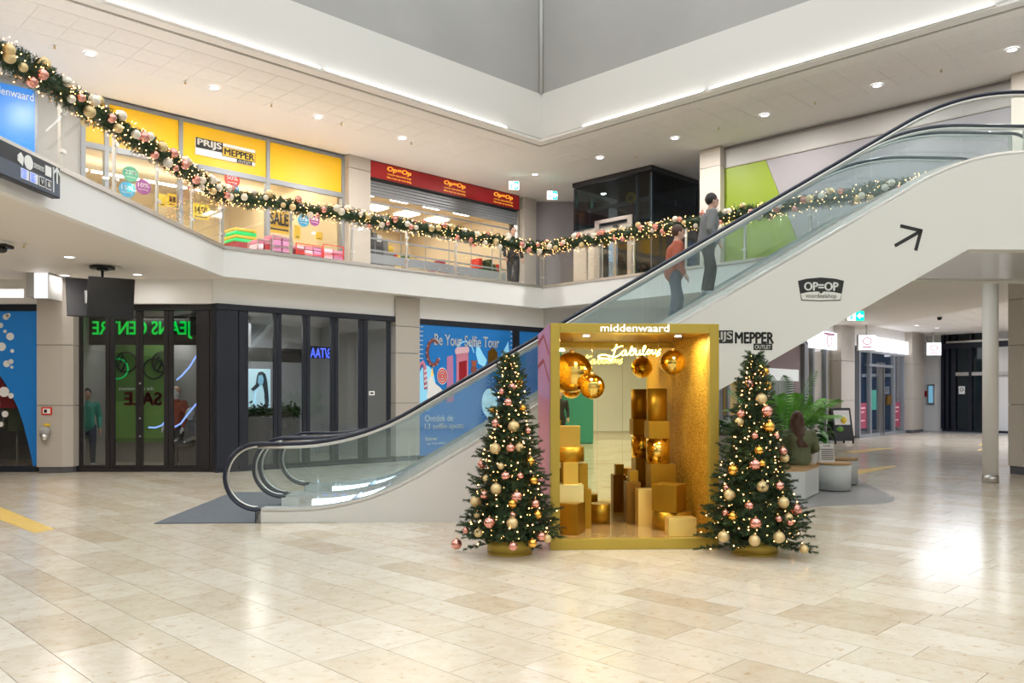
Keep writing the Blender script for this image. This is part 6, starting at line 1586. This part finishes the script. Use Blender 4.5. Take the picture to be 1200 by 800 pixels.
# ================================================================ PEOPLE
def skel(n, chains):
    for pts, rad in chains:
        # dense tapered capsule chain
        P, R = [], []
        for i in range(len(pts)-1):
            a, b = Vector(pts[i]), Vector(pts[i+1])
            for k in range(4): P.append(a.lerp(b, k/4)); R.append(rad[i]+(rad[i+1]-rad[i])*k/4)
        P.append(Vector(pts[-1])); R.append(rad[-1])
        n.tube(P, R, 12)
        for p, r in zip(pts, rad): n.ell(p, r*.995, 12, 8)
def remesh(o, v, sm=4):
    m = o.modifiers.new('remesh', 'REMESH'); m.mode = 'VOXEL'; m.voxel_size = v; m.use_smooth_shade = True
    s_ = o.modifiers.new('smooth', 'SMOOTH'); s_.factor = .5; s_.iterations = sm
def person(name, label, loc, rz, J, jm, tm_, hm, shoe='sneaker', long_hair=False, skirt_len=.0, cat='person', face=True, skinm='skin', vox=.011, tilt=0):
    """J: joints: head, neck, chest, waist, hip, and for l/r: sh, el, wr, hi, kn, an"""
    t = thing(name, label, cat, loc, rz)
    h = Vector(J['head']); nk = Vector(J['neck']); fd = Vector(J.get('face', (0, -1, 0))).normalized(); sd = fd.cross(Vector((0, 0, 1))).normalized()
    n = MB()
    n.ell(h+Vector((0, 0, .02)), (.078, .092, .105), 20, 14, rot=Matrix((sd, -fd, (0, 0, 1))).transposed())
    n.ell(h+fd*.03-Vector((0, 0, .05)), (.055, .06, .06), 16, 10, rot=Matrix((sd, -fd, (0, 0, 1))).transposed())
    n.ell(h+fd*.098-Vector((0, 0, .01)), (.012, .014, .02), 8, 6)                         # nose
    n.ell(h+fd*.088-Vector((0, 0, .045)), (.022, .01, .008), 8, 6)                        # lips
    for s_ in (1, -1): n.ell(h+sd*s_*.078, (.012, .02, .028), 8, 6)                       # ears
    ch = [([h-Vector((0, 0, .06)), nk], [.05, .052]), ([nk, J['chest'], J['waist'], J['hip']], [.06, .125, .115, .13])]
    for s_ in ('l', 'r'):
        sh_, el_, wr_ = Vector(J['sh'+s_]), Vector(J['el'+s_]), Vector(J['wr'+s_])
        ch += [([J['chest'], sh_, el_, wr_], [.11, .055, .042, .027])]
        d = (wr_-el_).normalized(); u = d.cross(fd); u = (u if u.length > .1 else d.cross(sd)).normalized(); v = d.cross(u)
        palm = wr_+d*.055; ch += [([wr_, palm, wr_+d*.09], [.027, .03, .026])]
        for k, (o_, l_) in enumerate(((-.027, .062), (-.009, .075), (.009, .072), (.026, .055))):
            b = wr_+d*.085+u*o_; ch += [([b, b+d*l_*.5+v*.006, b+d*l_+v*.022], [.0095, .0085, .007])]
        ch += [([wr_+d*.03+u*.025*(-1), wr_+d*.06-u*.05+v*.01, wr_+d*.085-u*.055+v*.02], [.012, .010, .009])]
        hi, kn, an = Vector(J['hi'+s_]), Vector(J['kn'+s_]), Vector(J['an'+s_])
        ch += [([J['hip'], hi, kn, an], [.11, .085, .055, .038])]
    skel(n, ch); b = n.build('body', M[skinm], t); remesh(b, vox, 2)
    n = MB()
    skel(n, [([nk+Vector((0, 0, -.03)), J['chest'], J['waist'], Vector(J['hip'])+Vector((0, 0, -.02-skirt_len))], [.075, .155, .145, .165])]+
            [([J['chest'], J['sh'+s_], J['el'+s_], Vector(J['el'+s_]).lerp(Vector(J['wr'+s_]), .92)], [.13, .078, .062, .045]) for s_ in 'lr'])
    cc_ = Vector(J['chest']); kx_ = 1.35 if long_hair else 1.0
    n.ell(cc_+Vector((0, 0, -.02)), (.175*kx_, .115*kx_, .17), 20, 12, rot=Matrix(((Vector(J['shl'])-Vector(J['shr'])).normalized(), (Vector((0, 0, 1)).cross((Vector(J['shl'])-Vector(J['shr'])).normalized())), (0, 0, 1))).transposed())
    if long_hair: skel(n, [([Vector(J['chest'])+sd*q_, Vector(J['waist'])+sd*q_*.8, Vector(J['hip'])+sd*q_*.9], [.11, .12, .13]) for q_ in (.09, -.09)])
    skel(n, [([J['shl'], J['chest'], J['shr']], [.07, .12, .07])])
    b = n.build('jacket', M[jm], t); remesh(b, .014, 5)
    n = MB(); skel(n, [([Vector(J['hip']), J['hi'+s_], J['kn'+s_], Vector(J['kn'+s_]).lerp(Vector(J['an'+s_]), .93)], [.13, .10, .07, .055]) for s_ in 'lr'])
    b = n.build('trousers', M[tm_], t); remesh(b, .014, 4)
    for s_ in 'lr':
        an = Vector(J['an'+s_]); n = MB(); n.ell(an+fd*.06-Vector((0, 0, .035)), (.045, .13, .045), 14, 8, rot=Matrix((sd, -fd, (0, 0, 1))).transposed()); n.ell(an-Vector((0, 0, .01)), .05, 12, 8); n.build('shoe', M[shoe], t)
    n = MB(); Rm = Matrix((sd, -fd, (0, 0, 1))).transposed()
    n.ell(h-fd*.018+Vector((0, 0, .038)), (.090, .098, .105), 20, 14, rot=Rm)
    if long_hair:
        for k in range(13):
            a = -1.5+k*.25; o_ = -fd*.08*math.cos(a)+sd*.088*math.sin(a)
            L_ = .45 if abs(a) < .8 else .38
            n.tube([h+o_*.8+Vector((0, 0, .09)), h+o_*1.05, h+o_*1.15-Vector((0, 0, .12)), h+o_*1.35-fd*.07-Vector((0, 0, .25)), h+o_*1.45-fd*.10-Vector((0, 0, L_))], [.02, .03, .032, .030, .010], 8)
    b = n.build('hair', M[hm], t); remesh(b, .009, 3)
    # open the face: move the hair cap back by keeping it behind the brow
    if face:
        for s_ in (1, -1): n = MB(); n.ell(h+fd*.086+sd*s_*.03+Vector((0, 0, .018)), .011, 10, 6); n.build('eye', M['letter_black'], t)
    return t
def standing(H=1.72, lean=0, step=.12, arm=.1):
    k = H/1.72
    J = dict(head=(0, -.02-lean, 1.60), neck=(0, -lean*.85, 1.45), chest=(0, -lean*.6, 1.27), waist=(0, -lean*.2, 1.08), hip=(0, 0, .95),
      shl=(.19, -lean*.7, 1.37), ell=(.25, .04-lean*.4, 1.09), wrl=(.24, -arm-lean*.3, .86), shr=(-.19, -lean*.7, 1.37), elr=(-.25, .05-lean*.4, 1.09), wrr=(-.24, -arm-lean*.3, .88),
      hil=(.09, 0, .88), knl=(.10, -step, .50), anl=(.10, -step*.6, .09), hir=(-.09, 0, .88), knr=(-.10, .0, .48), anr=(-.10, step*.7, .09))
    return {a: (b[0]*k, b[1]*k, b[2]*k) for a, b in J.items()}
# seated woman, seen from behind
J = dict(head=(.03, -.03, .73), face=(.45, -1, 0), neck=(.01, .0, .59), chest=(0, .02, .43), waist=(0, .02, .22), hip=(0, .02, .09),
   shl=(.20, .0, .49), ell=(.27, -.03, .24), wrl=(.16, -.22, .14), shr=(-.20, .0, .49), elr=(-.28, -.03, .25), wrr=(-.15, -.24, .16),
   hil=(.09, -.04, .08), knl=(.12, -.46, .06), anl=(.14, -.46, -.38), hir=(-.09, -.04, .08), knr=(-.08, -.46, .06), anr=(-.06, -.48, -.38))
wx, wy = 4.66, 13.45
person('person', 'woman with long brown hair in an olive jacket sitting on the bench', (wx, wy, .48), PI-.15, J, 'olive', 'jeans', 'hair_brown', long_hair=True, skirt_len=.03)
# riders on the rear escalator
def rider(s, t_, H, label, jm, tm_, hm, lean, **k):
    z = interp(st_path, s)+.0; kk = math.floor((s-.75)/.4); zz = interp(st_path, .75+kk*.4+.2)
    p = ES.w(s, t_, zz-.01); return person('person', label, p, ea+PI/2, standing(H, lean), jm, tm_, hm, **k)
J2 = ES.X(790, 2.4); rider(J2, 2.4, 1.58, 'person in a rust coloured jacket and blue jeans riding the escalator', 'rust', 'jeans', 'hair_brown', .05)
J3 = ES.X(829, 2.4); rider(J3, 2.4, 1.62, 'person in dark grey clothes riding ahead on the escalator', 'grey_cloth', 'charcoal', 'hair_dark', .06)
# person upstairs behind the railing
p = frame2(B1, B2); xx = p.X(601, .7); q = p.w(xx, .7, ZF)
person('person', 'person in black jacket standing upstairs behind the garland before the red shop', q, aR-.5, standing(1.74, 0, .05), 'charcoal', 'charcoal', 'hair_dark')
# mannequins behind the folding doors
a = FD.px(102, 540, .9); person('mannequin', 'mannequin in a green sweater behind the first folding door', FD.w(a[0], .9, .02), .6, standing(1.72), 'teal', 'jeans', 'hair_dark', cat='mannequin', face=False, vox=.016)
a = FD.px(207, 540, .9); person('mannequin', 'standing mannequin in brown top behind the last folding door', FD.w(a[0], .9, .02), -.3, standing(1.76), 'rust', 'charcoal', 'skin', cat='mannequin', face=False, skinm='paper_bag', vox=.016)
Js = {k_: v for k_, v in J.items()}; Js['face'] = (-.3, -1, 0)
a = FD.px(223, 516, .8); person('mannequin', 'seated white mannequin in grey jacket behind the last folding door', FD.w(a[0], .8, .46), -.6, Js, 'grey_cloth', 'charcoal', 'paper_bag', cat='mannequin', face=False, skinm='paper_bag', vox=.016)
n = MB(); n.box(-.2, .2, -.2, .2, 0, .42, bev=.02); n.box(-.22, .22, -.22, .22, .42, .455); o = n.build('display_stool', M['shop_dark']); o.location = FD.w(a[0], .85, .02); tag(o, 'dark display block under the seated mannequin', 'stool')
# potted palm beside mannequins
pp = fthing('potted_palm', 'dark potted palm behind the mannequins of the folding doors', 'plant', FD, FD.X(214, 1.4), 1.4, .02)
n = MB(); n.cyl(0, 0, 0, .35, .15, 20, r2=.19); n.build('pot', M['shop_dark'], pp)
for i in range(12): frond(pp, Vector((0, 0, .35)), rp.random()*6.28, rp.uniform(.9, 1.4), rp.uniform(1.0, 1.4), .3, .22, 12, 'leaf_dark')

# ================================================================ WHAT THE BOOTH MIRROR SHOWS (behind the camera)
kx = thing('candy_kiosk', 'teal kiosk with orange signs standing behind the camera, seen in the booth mirror', 'kiosk', (3.4, -6.8, 0), .05)
n = MB(); n.box(-.1, .9, -1.2, 0, 0, 2.5, bev=.05); n.build('teal_body', M['teal'], kx)
n = MB(); n.box(-2.4, -.1, -1.6, -.6, 0, 3.2); n.build('back_wall', M['teal'], kx)
n = MB(); n.box(-1.4, -.5, -.6, -.5, 1.4, 2.6); n.build('orange_sign', M['orange'], kx); n = MB(); n.box(-2.4, -1.2, -.4, .0, 0, 1.2); n.build('orange_counter', M['orange'], kx)
n = MB(); n.box(-.9, -.2, -.55, -.2, .2, 1.5); n.build('goods', M['pink_shop'], kx)
person('person', 'person in a dark coat standing at the teal kiosk behind the camera', (3.0, -5.6, 0), PI, standing(1.75), 'charcoal', 'charcoal', 'hair_dark')
